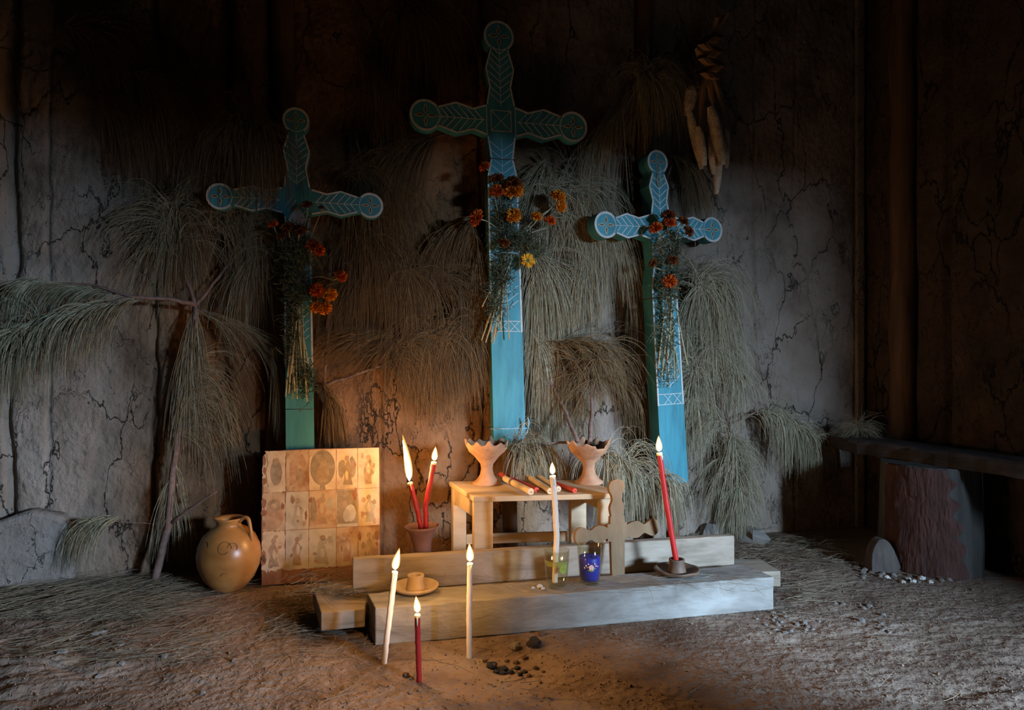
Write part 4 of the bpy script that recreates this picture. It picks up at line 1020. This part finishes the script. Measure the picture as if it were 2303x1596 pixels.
branch('brown pine tuft rising from the right burner behind the candles', [[(1325, 1000, .42), (1330, 930, .3), (1330, 840, .2), .011], [(1330, 860, .2), (1260, 780, .16), .005]],
  [T([(1330, 870, .2), (1330, 800, .18)], 600, 150, fwd=.6, spread=.9, drop=.6, curl=.3), T([(1250, 770, .16), (1340, 780, .18)], 600, 190, fwd=.9, spread=.6, drop=.9, curl=.2), T([(1240, 760, .14), (1290, 880, .16)], 450, 160, fwd=.9, spread=.4, drop=.8)], mat='needles_brown')
branch('long thin pine stem hanging between the middle and right crosses', [[(1420, 200, .05), (1395, 330, .1), (1360, 540, .08), (1343, 740, .08), .008]],
  [T([(1420, 160, .1), (1480, 180, .1)], 700, 230, fwd=.3, spread=.45, drop=1.3), T([(1400, 240, .1), (1330, 330, .1)], 500, 200, fwd=.8, spread=.5, drop=.9), T([(1330, 540, .1), (1310, 600, .1)], 600, 220, fwd=.4, spread=.3, drop=1.4), T([(1385, 560, .08), (1430, 590, .08)], 400, 190, spread=.35, drop=1.4)])
branch('pine sprays clustered behind the head of the right cross', [[(1530, 320, .05), (1500, 400, .08), .005]],
  [T([(1510, 350, .09), (1550, 380, .09)], 400, 170, spread=.5, drop=1.0), T([(1400, 620, .07), (1440, 700, .07)], 420, 220, spread=.45, drop=1.1), T([(1380, 840, .07), (1440, 900, .07)], 450, 170, spread=.6, drop=1.0)], mat='needles_brown')
branch('dry pine branch behind the table, tufts drooping over its back edge', [[(1200, 1000, .3), (1290, 992, .36), (1350, 1020, .34), (1450, 1065, .34), (1510, 1085, .34), .006]],
  [T([(1150, 1010, .3), (1200, 1000, .3)], 650, 130, fwd=.3, spread=.45, drop=1.3), T([(1350, 1015, .34), (1420, 1050, .34)], 850, 150, fwd=.2, spread=.4, drop=1.4), T([(1450, 1068, .35), (1505, 1085, .35)], 550, 130, fwd=.2, spread=.3, drop=1.6)])
branch('grey pine branch on the lit wall right of the crosses, forked with one arching arm',
  [[(1660, 1230, .12), (1650, 1080, .1), (1640, 955, .09), (1605, 850, .08), (1590, 800, .08), .011], [(1640, 955, .09), (1700, 925, .12), (1750, 925, .14), (1800, 950, .14), (1835, 985, .13), .006], [(1640, 955, .09), (1570, 922, .1), .005], [(1570, 600, .05), (1572, 632, .12), .006]],
  [T([(1700, 928, .12), (1750, 927, .14), (1835, 985, .13)], 1150, 150, fwd=.3, spread=.3, drop=1.4), T([(1640, 965, .09), (1655, 1120, .1)], 1200, 180, fwd=.3, spread=.55, drop=1.2), T([(1555, 640, .13), (1590, 640, .13)], 850, 270, fwd=.15, spread=.3, drop=1.7),
   T([(1600, 625, .11), (1618, 640, .11)], 420, 130, fwd=.2, spread=.3, drop=1.7), T([(1590, 800, .09), (1600, 770, .09)], 700, 160, fwd=.3, spread=.6, drop=1.0), T([(1560, 800, .11), (1555, 900, .11)], 650, 250, fwd=.0, spread=.3, drop=1.6), T([(1620, 780, .1), (1660, 850, .1)], 350, 150, fwd=.4, spread=.5, drop=1.1), T([(1640, 955, .09), (1575, 925, .09)], 300, 150, fwd=.6, spread=.4, drop=1.2)])

# thin pole behind the right cross and an old log behind the table
b = MB(); b.tube([W(1452, 640, .09), W(1455, 760, .095), W(1463, 900, .09), W(1472, 1190, .10)], [.011, .013, .012, .014], 9, jit=.12); tag(b.build('bark_pole', M['husk'], smooth=True), 'slim brown pole standing behind the left edge of the right cross', 'pole')

# ------------------------------------------------------------------ marigold bouquets
def flower_mesh(name, mats, n=150, flat=.9, seed=0, centre=False):
    rd = random.Random(seed); b = MB()
    b.lathe([(.0005, -.5), (.22, -.42), (.30, -.2), (.25, 0), (.0005, .05)], (0, 0, 0), 10, 1)
    for i in range(n):
        z_ = rd.uniform(-.35 if not centre else -.1, 1.0 if not centre else .45); an = rd.uniform(0, 2*math.pi); rr = math.sqrt(max(.02, 1-z_*z_))
        d_ = nrm([rr*math.cos(an), rr*math.sin(an), z_*flat]); L_ = rd.uniform(.75, 1.08)
        up_ = nrm(np.cross(d_, [rd.uniform(-1, 1), rd.uniform(-1, 1), rd.uniform(-1, 1)])); w_ = rd.uniform(.08, .15)
        cu = np.cross(d_, up_)*rd.uniform(-.15, .15)
        p0 = d_*.25; p1 = d_*L_*.75+cu; p2 = d_*L_+cu*2
        b.add([p0-up_*w_*.4, p0+up_*w_*.4, p1+up_*w_, p2+up_*w_*.7, p2-up_*w_*.7, p1-up_*w_], [(0, 1, 2, 5), (5, 2, 3, 4)], 0)
    V = [tuple(x) for x in b.v]; me = bpy.data.meshes.new(name); me.from_pydata(V, [], b.f)
    for m in mats: me.materials.append(m)
    me.polygons.foreach_set('material_index', b.m); me.update(); return me
FM = {k: flower_mesh('flower_head', [M['flower_'+k], M['foliage']], 330 if k != 'y' else 110, seed=i, centre=(k == 'y')) for i, k in enumerate('ordy')}
def bouquet(label, tie, flowers, bottoms, v, leaf_zone, tie_mat='cord', extra_stems=(), fan=.03):
    T0 = W(tie[0], tie[1], v); root = thing('marigold_bouquet', label, 'bouquet', T0, 'dried marigold bouquets')
    for (px, py, s_, kind, dx, dz, dy) in flowers:
        P = W(px, py, v+.02+random.uniform(0, .03)); s = s_*1.12*T0[1]/F
        o = bpy.data.objects.new('flower_head', FM[kind]); COL.objects.link(o); o.parent = root
        o.location = tuple(P-T0); o.scale = (s, s, s*.85)
        d_ = Vector((dx, dy, dz)).normalized(); o.rotation_mode = 'QUATERNION'; o.rotation_quaternion = d_.to_track_quat('Z', 'Y')
        dd = np.array(d_); mid = (P-dd*s*1.6)*.55+(T0+np.array([random.uniform(-.02, .02), 0, .05]))*.45
        b = MB(); st = smooth_outline([tuple(P-dd*s*.5), tuple(P-dd*s*1.5), tuple(mid), tuple(T0+np.array([random.uniform(-.012, .012), random.uniform(-.01, .01), 0]))], 4)
        rr = [.0042]+[.0028]*2+[.0018]*(len(st)-3); b.tube([np.array(p) for p in st], rr, 6); b.build('flower_stem', M['stem'], root, smooth=True)
    for (px, py) in bottoms:
        Bp = W(px, py, v+random.uniform(-.005, .03)); t0 = T0+np.array([random.uniform(-fan, fan)*.6, random.uniform(-.012, .012), random.uniform(-.03, .03)])
        b = MB(); mid = (Bp+t0)*.5+rng.normal(0, .004, 3); b.tube([t0, mid, Bp], [.0026, .0030, .0033], 6); b.build('stem', M['stem'], root, smooth=True)
    for pts in extra_stems:
        b = MB(); b.tube([W(x, y, v+.03) for x, y in pts], .002, 6); b.build('stem', M['stem'], root, smooth=True)
    # curled dry leaves
    arr = []
    for (cx_, cy_, rx, ry, n) in leaf_zone:
        P0 = np.array([W(cx_+rx*rng.normal()*.5, cy_+ry*rng.normal()*.5, v+rng.random()*.035) for _ in range(n)])
        D0 = rng.normal(0, 1, (n, 3))+np.array([0, 0, -.3]); arr.append(needle_arrays(P0, D0, rng.uniform(.015, .055, n), drop=.15, nseg=7, curl=1.6, vmin=.1))
    needles_to_mesh('dried_leaves', np.concatenate(arr, 0), .0020, M['foliage'], root)
    b = MB(); c_ = T0; pts = [c_+np.array([.045*math.cos(a_), .028*math.sin(a_)-.0, .006*math.sin(a_*.5)]) for a_ in np.linspace(0, 2*math.pi, 20)]; b.tube(pts, .0025, 6); b.build('binding', M[tie_mat], root, smooth=True)
    return root
bouquet('dried bouquet of orange marigolds tied to the middle cross', (1143, 572),
  [(1090, 375, 12, 'r', -.5, .6, -.3), (1118, 402, 14, 'd', -.2, 1, -.4), (1117, 430, 15, 'r', -.2, .7, -.7), (1155, 428, 21, 'o', .1, .7, -.7), (1154, 412, 18, 'd', .1, 1, -.3), (1155, 485, 16, 'o', .1, .5, -.9), (1073, 490, 17, 'r', -1, .3, -.4),
   (1255, 443, 17, 'o', .5, .8, -.4), (1262, 465, 12, 'o', .6, -.2, -.7), (1207, 487, 12, 'o', .3, .7, -.5), (1237, 496, 12, 'r', .3, .5, -.4), (1135, 545, 11, 'd', -.1, -1, -.4), (1187, 586, 15, 'y', .3, .1, -1)],
  [(1083, 765), (1092, 770), (1098, 752), (1105, 768), (1110, 772), (1101, 745), (1115, 758), (1120, 735), (1126, 745), (1092, 735), (1084, 690), (1117, 700), (1145, 762), (1110, 715)], .20,
  [(1140, 500, 30, 70, 420), (1165, 540, 45, 25, 380), (1200, 560, 30, 20, 120), (1130, 610, 28, 40, 260), (1115, 680, 25, 50, 220)])
bouquet('withered bouquet of red and orange marigolds tied to the left cross', (668, 640),
  [(615, 505, 10, 'r', -.3, 1, -.2), (648, 513, 15, 'd', -.1, 1, -.3), (673, 518, 14, 'd', .2, .9, -.4), (635, 530, 11, 'd', -.4, .6, -.4), (703, 552, 14, 'r', .3, .8, -.4), (716, 561, 14, 'r', .6, .3, -.6), (766, 620, 14, 'r', 1, .4, -.4), (713, 652, 16, 'r', .3, .3, -.8), (742, 662, 15, 'o', .7, -.2, -.6), (711, 690, 13, 'o', .1, -.7, -.7), (730, 692, 15, 'o', .4, -.8, -.6), (690, 461, 11, 'd', 0, 1, -.3), (722, 467, 6, 'd', .1, 1, -.2)],
  [(642, 893), (650, 885), (658, 897), (663, 880), (668, 897), (676, 870), (690, 903), (693, 880), (645, 860), (700, 850), (655, 840), (683, 850)], .21,
  [(665, 560, 35, 60, 520), (665, 640, 30, 50, 450), (655, 730, 22, 90, 260), (690, 850, 22, 45, 160)], tie_mat='string')
bouquet('withered dark red marigold bouquet hanging on the right cross', (1508, 650),
  [(1503, 485, 15, 'd', 0, 1, -.3), (1506, 500, 14, 'r', .1, .7, -.6), (1475, 513, 14, 'r', -.5, .7, -.4), (1536, 498, 12, 'd', .4, .8, -.3), (1548, 520, 12, 'd', .6, .4, -.5), (1513, 585, 12, 'd', .1, .7, -.5), (1507, 632, 14, 'r', -.1, -.3, -.9), (1468, 592, 9, 'd', -.5, .5, -.5)],
  [(1480, 828), (1488, 850), (1495, 835), (1502, 848), (1510, 826), (1516, 852), (1522, 856), (1528, 840), (1546, 820), (1485, 800), (1512, 800), (1500, 815), (1520, 815)], .27,
  [(1510, 560, 32, 60, 460), (1508, 640, 26, 50, 300), (1500, 740, 26, 90, 240), (1500, 840, 12, 40, 60)], tie_mat='husk')

# ------------------------------------------------------------------ right side: bench, log, firewood
def ray_floor(px, py): return G(px, py, 0)
e0 = Fr(UC-.42, .10, 0); bz0, bz1 = .440, .502
b = MB()
p_fl = np.array([1.57, 3.42, 0]); p_tip = np.array([1.575, 3.60, 0]); p_bl = Fr(UC-.16, .06, 0)
far_f = np.array([2.12, 2.1, 0]); far_b = Fr(UC-.06, 1.75, 0)
n = 26; vs = []
for i in range(n+1):
    s_ = i/n; f_ = p_fl+(far_f-p_fl)*s_; k_ = p_bl+(far_b-p_bl)*s_
    if i == 0: f_ = p_tip; k_ = p_bl
    j = lambda q: random.uniform(-q, q)
    zt = bz1+j(.002)
    vs += [f_+Z*(bz0+j(.004))+U*j(.006), f_+Z*(bz1-.014+j(.004))+U*j(.006)+N*0, f_+(k_-f_)*.06+Z*zt, f_*.5+k_*.5+Z*(bz1+j(.003)), k_+Z*zt, k_+Z*bz0]
fs = [(i*6+q_, i*6+(q_+1) % 6, (i+1)*6+(q_+1) % 6, (i+1)*6+q_) for i in range(n) for q_ in range(6)]+[(5, 4, 3, 2, 1, 0), tuple(n*6+q_ for q_ in range(6))]
b.add(vs, fs); tag(b.build('bench_plank', M['bench']), 'rough blackened bench plank resting on a log at the right', 'bench')
lc = np.array([1.81, 3.07, 0]); lg = thing('log_stump', 'thick upright log with red bark under the bench plank', 'log', lc)
b = MB(); pr = [(.197, -.01), (.200, .1), (.195, .25), (.192, .36), (.190, .438), (.0005, .440)]
b.lathe(pr, lc, 44, wob=lambda an, i: (.007*math.sin(3*an)+.003*math.sin(11*an), 0)); b.build('trunk', M['log'], lg, smooth=True, auto=True)
# bark sheet on the camera-left side
b = MB(); vs = []; na, nz_ = 26, 16
for i in range(nz_+1):
    z_ = .0+.436*i/nz_
    for j in range(na+1):
        s_ = j/na; a_hi = -1.42-.35*(i/nz_)+.08*math.sin(i*1.9)+.05*math.sin(i*4.1); an = -3.1+(a_hi+3.1)*s_
        rr = .208+.007*math.sin(3*an)+.008*vnoise(np.array([an*9]), np.array([z_*22]), 5)[0]+.004*random.random()
        if j in (0, na): rr = .195
        vs.append(lc+np.array([rr*math.cos(an), rr*math.sin(an), z_]))
fs = [(i*(na+1)+j, i*(na+1)+j+1, (i+1)*(na+1)+j+1, (i+1)*(na+1)+j) for i in range(nz_) for j in range(na)]
b.add(vs, fs); b.build('bark', M['logbark'], lg, smooth=True)
b = MB(); ol = [(-.06, 0), (.062, 0), (.056, .07), (.035, .115), (.008, .132), (-.02, .12), (-.048, .075)]
fc = np.array([1.55, 2.95, 0])
b.prism(smooth_outline(ol+[ol[0]], 3)[:-1], fc, nrm([.92, .1, 0]), nrm([0, .25, 1]), nrm([.1, -1, 0]), .05)
tag(b.build('firewood_piece', M['firewood'], bevel=.004), 'split grey piece of firewood standing against the left of the log', 'firewood')

# ------------------------------------------------------------------ stones, clods, charcoal
def rock_mesh(name, seed, m, el=1.0):
    rd = random.Random(seed); bm_v = []; b = MB(); k, q_ = 9, 6; vs = []
    for i in range(q_+1):
        th = math.pi*i/q_
        for j in range(k):
            an = 2*math.pi*j/k; p = Vector((math.sin(th)*math.cos(an), math.sin(th)*math.sin(an), math.cos(th)))
            r_ = 1+.45*mnoise.noise(p*1.3+Vector((seed*3.1, 0, 0)))+.12*mnoise.noise(p*4+Vector((seed, 2, 0)))
            vs.append((p.x*r_, p.y*r_*el, p.z*r_*.75+.45))
    fs = [(i*k+j, (i+1)*k+j, (i+1)*k+(j+1) % k, i*k+(j+1) % k) for i in range(q_) for j in range(k)]
    me = bpy.data.meshes.new(name); me.from_pydata(vs, [], fs); me.materials.append(m); me.update(); return me
RM = {(m, i): rock_mesh(m, i, M[m]) for m in ('clod', 'charcoal', 'stone', 'white_stone') for i in range(4)}
def rock(px, py, s_, m, name, label, cat, group=None, z=None):
    P = G(px, py, 0 if z is None else z); s = s_*P[1]/F*.5
    o = bpy.data.objects.new(name, RM[(m, random.randrange(4))]); COL.objects.link(o)
    o.location = (P[0], P[1], (fh(P[0], P[1]) if z is None else z)-s*.12); o.scale = (s, s, s*random.uniform(.7, 1)); o.rotation_euler = (0, 0, random.uniform(0, 6.28))
    return tag(o, label, cat, group)
for px, py, s_, m in [(1158, 1452, 30, 'stone')]: rock(px, py, s_, m, 'stone', 'rounded stone beside the charcoal, right of the straight white candle', 'stone')
rock(1200, 1446, 34, 'charcoal', 'charcoal_lump', 'largest dark lump just right of the rounded stone', 'charcoal')
rock(1218, 1424, 19, 'clod', 'earth_clod', 'brown clod touching the foot of the beam', 'clod')
for px, py, s_ in [(1105, 1488, 26), (1133, 1492, 24), (1130, 1503, 20), (1150, 1500, 18), (1163, 1490, 16), (1180, 1500, 14), (1115, 1500, 16), (1170, 1510, 13)]:
    rock(px, py, s_, 'charcoal', 'charcoal_lump', 'small black charcoal lump in the pit right of the front candles', 'charcoal', 'charcoal lumps in the pit')
for px, py, s_ in [(1180, 1470, 16), (1160, 1478, 14), (1205, 1490, 13), (1140, 1475, 12), (1190, 1512, 12), (1222, 1500, 10), (1090, 1478, 12)]:
    rock(px, py, s_, 'clod', 'earth_clod', 'small brown earth clod around the charcoal pit', 'clod', 'clods around the charcoal pit')
for px, py, s_ in [(915, 1515, 18), (925, 1522, 12)]: rock(px, py, s_, 'clod', 'earth_clod', 'dark clod at the foot of the short red candle', 'clod', 'clods by the red candle')
for px, py, s_ in [(335, 1290+30, 20), (310, 1330, 22), (325, 1345, 16), (230, 1425, 20), (215, 1430, 16), (140, 1472, 24), (270, 1455, 18), (275, 1495, 14), (455, 1558, 14), (370, 1480, 16), (525, 1485, 12), (220, 1520, 14)]:
    rock(px, py, s_, 'stone', 'stone', 'small grey stone on the trodden earth at the left', 'stone', 'grey stones on the left of the floor')
for _ in range(42):
    px = random.uniform(1880, 2140); py = 1262+(px-1880)*.10+random.uniform(-14, 30)
    if 1962 < px < 2250 and py < 1282: py = 1284+random.uniform(0, 25)
    rock(px, py, random.uniform(8, 17), random.choice(['stone', 'clod', 'white_stone', 'stone']), 'pebble', 'pebble scattered on the floor at the foot of the log', 'pebble', 'pebbles by the log')
for _ in range(30):
    rock(random.uniform(1700, 2000), random.uniform(1355, 1425), random.uniform(7, 15), 'stone', 'pebble', 'pebble on the floor beyond the right end of the beam', 'pebble', 'pebbles beyond the beam')
for px, py, s_ in [(1199, 1322, 9), (1214, 1320, 14), (1221, 1324, 9)]:
    P = G(px, py, BZ); rock(px, py, s_, 'white_stone', 'wax_crumb', 'white crumb of wax on the beam left of the clear glass', 'crumb', 'wax crumbs on the beam', z=BZ+.001)
rock(1695, 1213, 70, 'stone', 'stone', 'large pale stone at the foot of the wall right of the planks', 'stone')
rock(1600, 1206, 60, 'stone', 'stone', 'large pale stone behind the right end of the upright plank', 'stone')
# fine grit
n = 9000
gx = rng.uniform(-1.9, 1.9, n); gy = rng.uniform(1.75, 3.1, n)
keep = ~((gy > 2.2+.233*(gx+.425)) & (gy < 2.87+.233*(gx+.425)) & (gx > -.78) & (gx < 1.05))
gx, gy = gx[keep], gy[keep]; n = len(gx); gs = rng.uniform(.0012, .0042, n)*(1+(rng.random(n) > .96)*.9)
tet = np.array([[1, 0, -.3], [-.5, .87, -.3], [-.5, -.87, -.3], [0, 0, 1.]])
an = rng.uniform(0, 6.28, n); c_, s_ = np.cos(an), np.sin(an)
V = tet[None]*gs[:, None, None]*rng.uniform(.6, 1.3, (n, 4, 3)); X = V[:, :, 0]*c_[:, None]-V[:, :, 1]*s_[:, None]; Y = V[:, :, 0]*s_[:, None]+V[:, :, 1]*c_[:, None]
V = np.stack([X+gx[:, None], Y+gy[:, None], V[:, :, 2]+(floor_h(gx, gy)+gs*.3)[:, None]], -1).reshape(-1, 3)
i4 = np.arange(n)*4; Ft = np.concatenate([np.stack([i4, i4+1, i4+3], 1), np.stack([i4+1, i4+2, i4+3], 1), np.stack([i4+2, i4, i4+3], 1), np.stack([i4, i4+2, i4+1], 1)], 0)
tag(np_mesh('floor_grit', V, Ft, M['clod'], smooth=False), 'fine grit and crumbs of earth strewn over the floor', 'grit', kind='stuff')

# ------------------------------------------------------------------ pine litter
def litter(name, label, zones, r=.0009):
    arr = []
    for (px0, px1, py0, py1, n, L, dirn, dev, z) in zones:
        px = rng.uniform(px0, px1, n); py = rng.uniform(py0, py1, n)
        P0 = np.array([G(x, y, z if z is not None else 0) for x, y in zip(px, py)])
        P0[:, 2] = (floor_h(P0[:, 0], P0[:, 1]) if z is None else z)+rng.random(n)*.018+.002
        an = math.radians(dirn)+rng.normal(0, dev, n); D0 = np.stack([np.cos(an), np.sin(an), rng.normal(0, .12, n)], 1)
        Ln = L*(.5+.7*rng.random(n)); q_ = 7; pts = np.zeros((n, q_+1, 3)); pts[:, 0] = P0; w = rng.normal(0, .09, (n, 3)); w[:, 2] *= .3
        d = D0
        for i in range(q_):
            d = d+w; d = d/np.linalg.norm(d, axis=1, keepdims=True); pts[:, i+1] = pts[:, i]+d*(Ln/q_)[:, None]
        fl_ = floor_h(pts[:, :, 0].ravel(), pts[:, :, 1].ravel()).reshape(n, q_+1)
        if z is None: pts[:, :, 2] = np.clip(pts[:, :, 2], fl_+.0015, fl_+.035)
        else: pts[:, :, 2] = np.clip(pts[:, :, 2], z+.001, z+.02)
        vv = (pts-O)@N; dv = np.maximum(0, .03-vv); pts += dv[:, :, None]*N
        arr.append(pts)
    return tag(needles_to_mesh(name, np.concatenate(arr, 0), r, M['litter']), label, 'pine litter', kind='stuff')
litter('needle_litter', 'dry pine needles littering the floor along the left wall', [(-30, 330, 1310, 1400, 900, .25, 12, .35, None), (0, 430, 1330, 1500, 260, .24, 18, .5, None), (330, 560, 1305, 1330, 120, .15, 0, .5, None)])
litter('needle_litter', 'dry pine needles heaped around the left end of the planks', [(590, 700, 1335, 1430, 260, .16, 30, .7, None), (640, 850, 1290, 1345, 260, .13, 10, .9, .083), (560, 900, 1380, 1480, 90, .14, 20, .9, None)])
litter('needle_litter', 'dry needles and straw on the floor between the planks and the bench', [(1660, 1900, 1205, 1275, 480, .14, -25, 1.1, None), (1740, 1880, 1290, 1360, 90, .16, 0, .4, None), (1500, 1660, 1190, 1225, 200, .15, 0, .8, None)])
litter('needle_litter', 'few thin needles lying over the top of the squared beam', [(900, 1700, 1300, 1335, 130, .10, 10, 1.0, BZ+.001)], .0006)
litter('needle_litter', 'loose straws scattered over the earth in the foreground', [(500, 1300, 1440, 1590, 60, .12, 40, 1.4, None), (1300, 2250, 1380, 1590, 60, .11, -10, .9, None)], .0009)
# needle heap and grass tuft on the bench end
pts = needle_arrays(np.repeat([np.array([1.70, 3.48, bz1+.05])], 260, 0)+rng.normal(0, .012, (260, 3)), rng.normal(0, 1, (260, 3))*np.array([1, 1, .35])+np.array([0, 0, .15]), rng.uniform(.08, .17, 260), drop=.45, vmin=.03)
pts[:, :, 2] = np.maximum(pts[:, :, 2], bz1+.003)
tag(needles_to_mesh('needle_heap', pts, .0008, M['needles']), 'small grey green heap of needles on the far end of the bench', 'needles', kind='stuff')
# fine needles hanging over the front of the beam
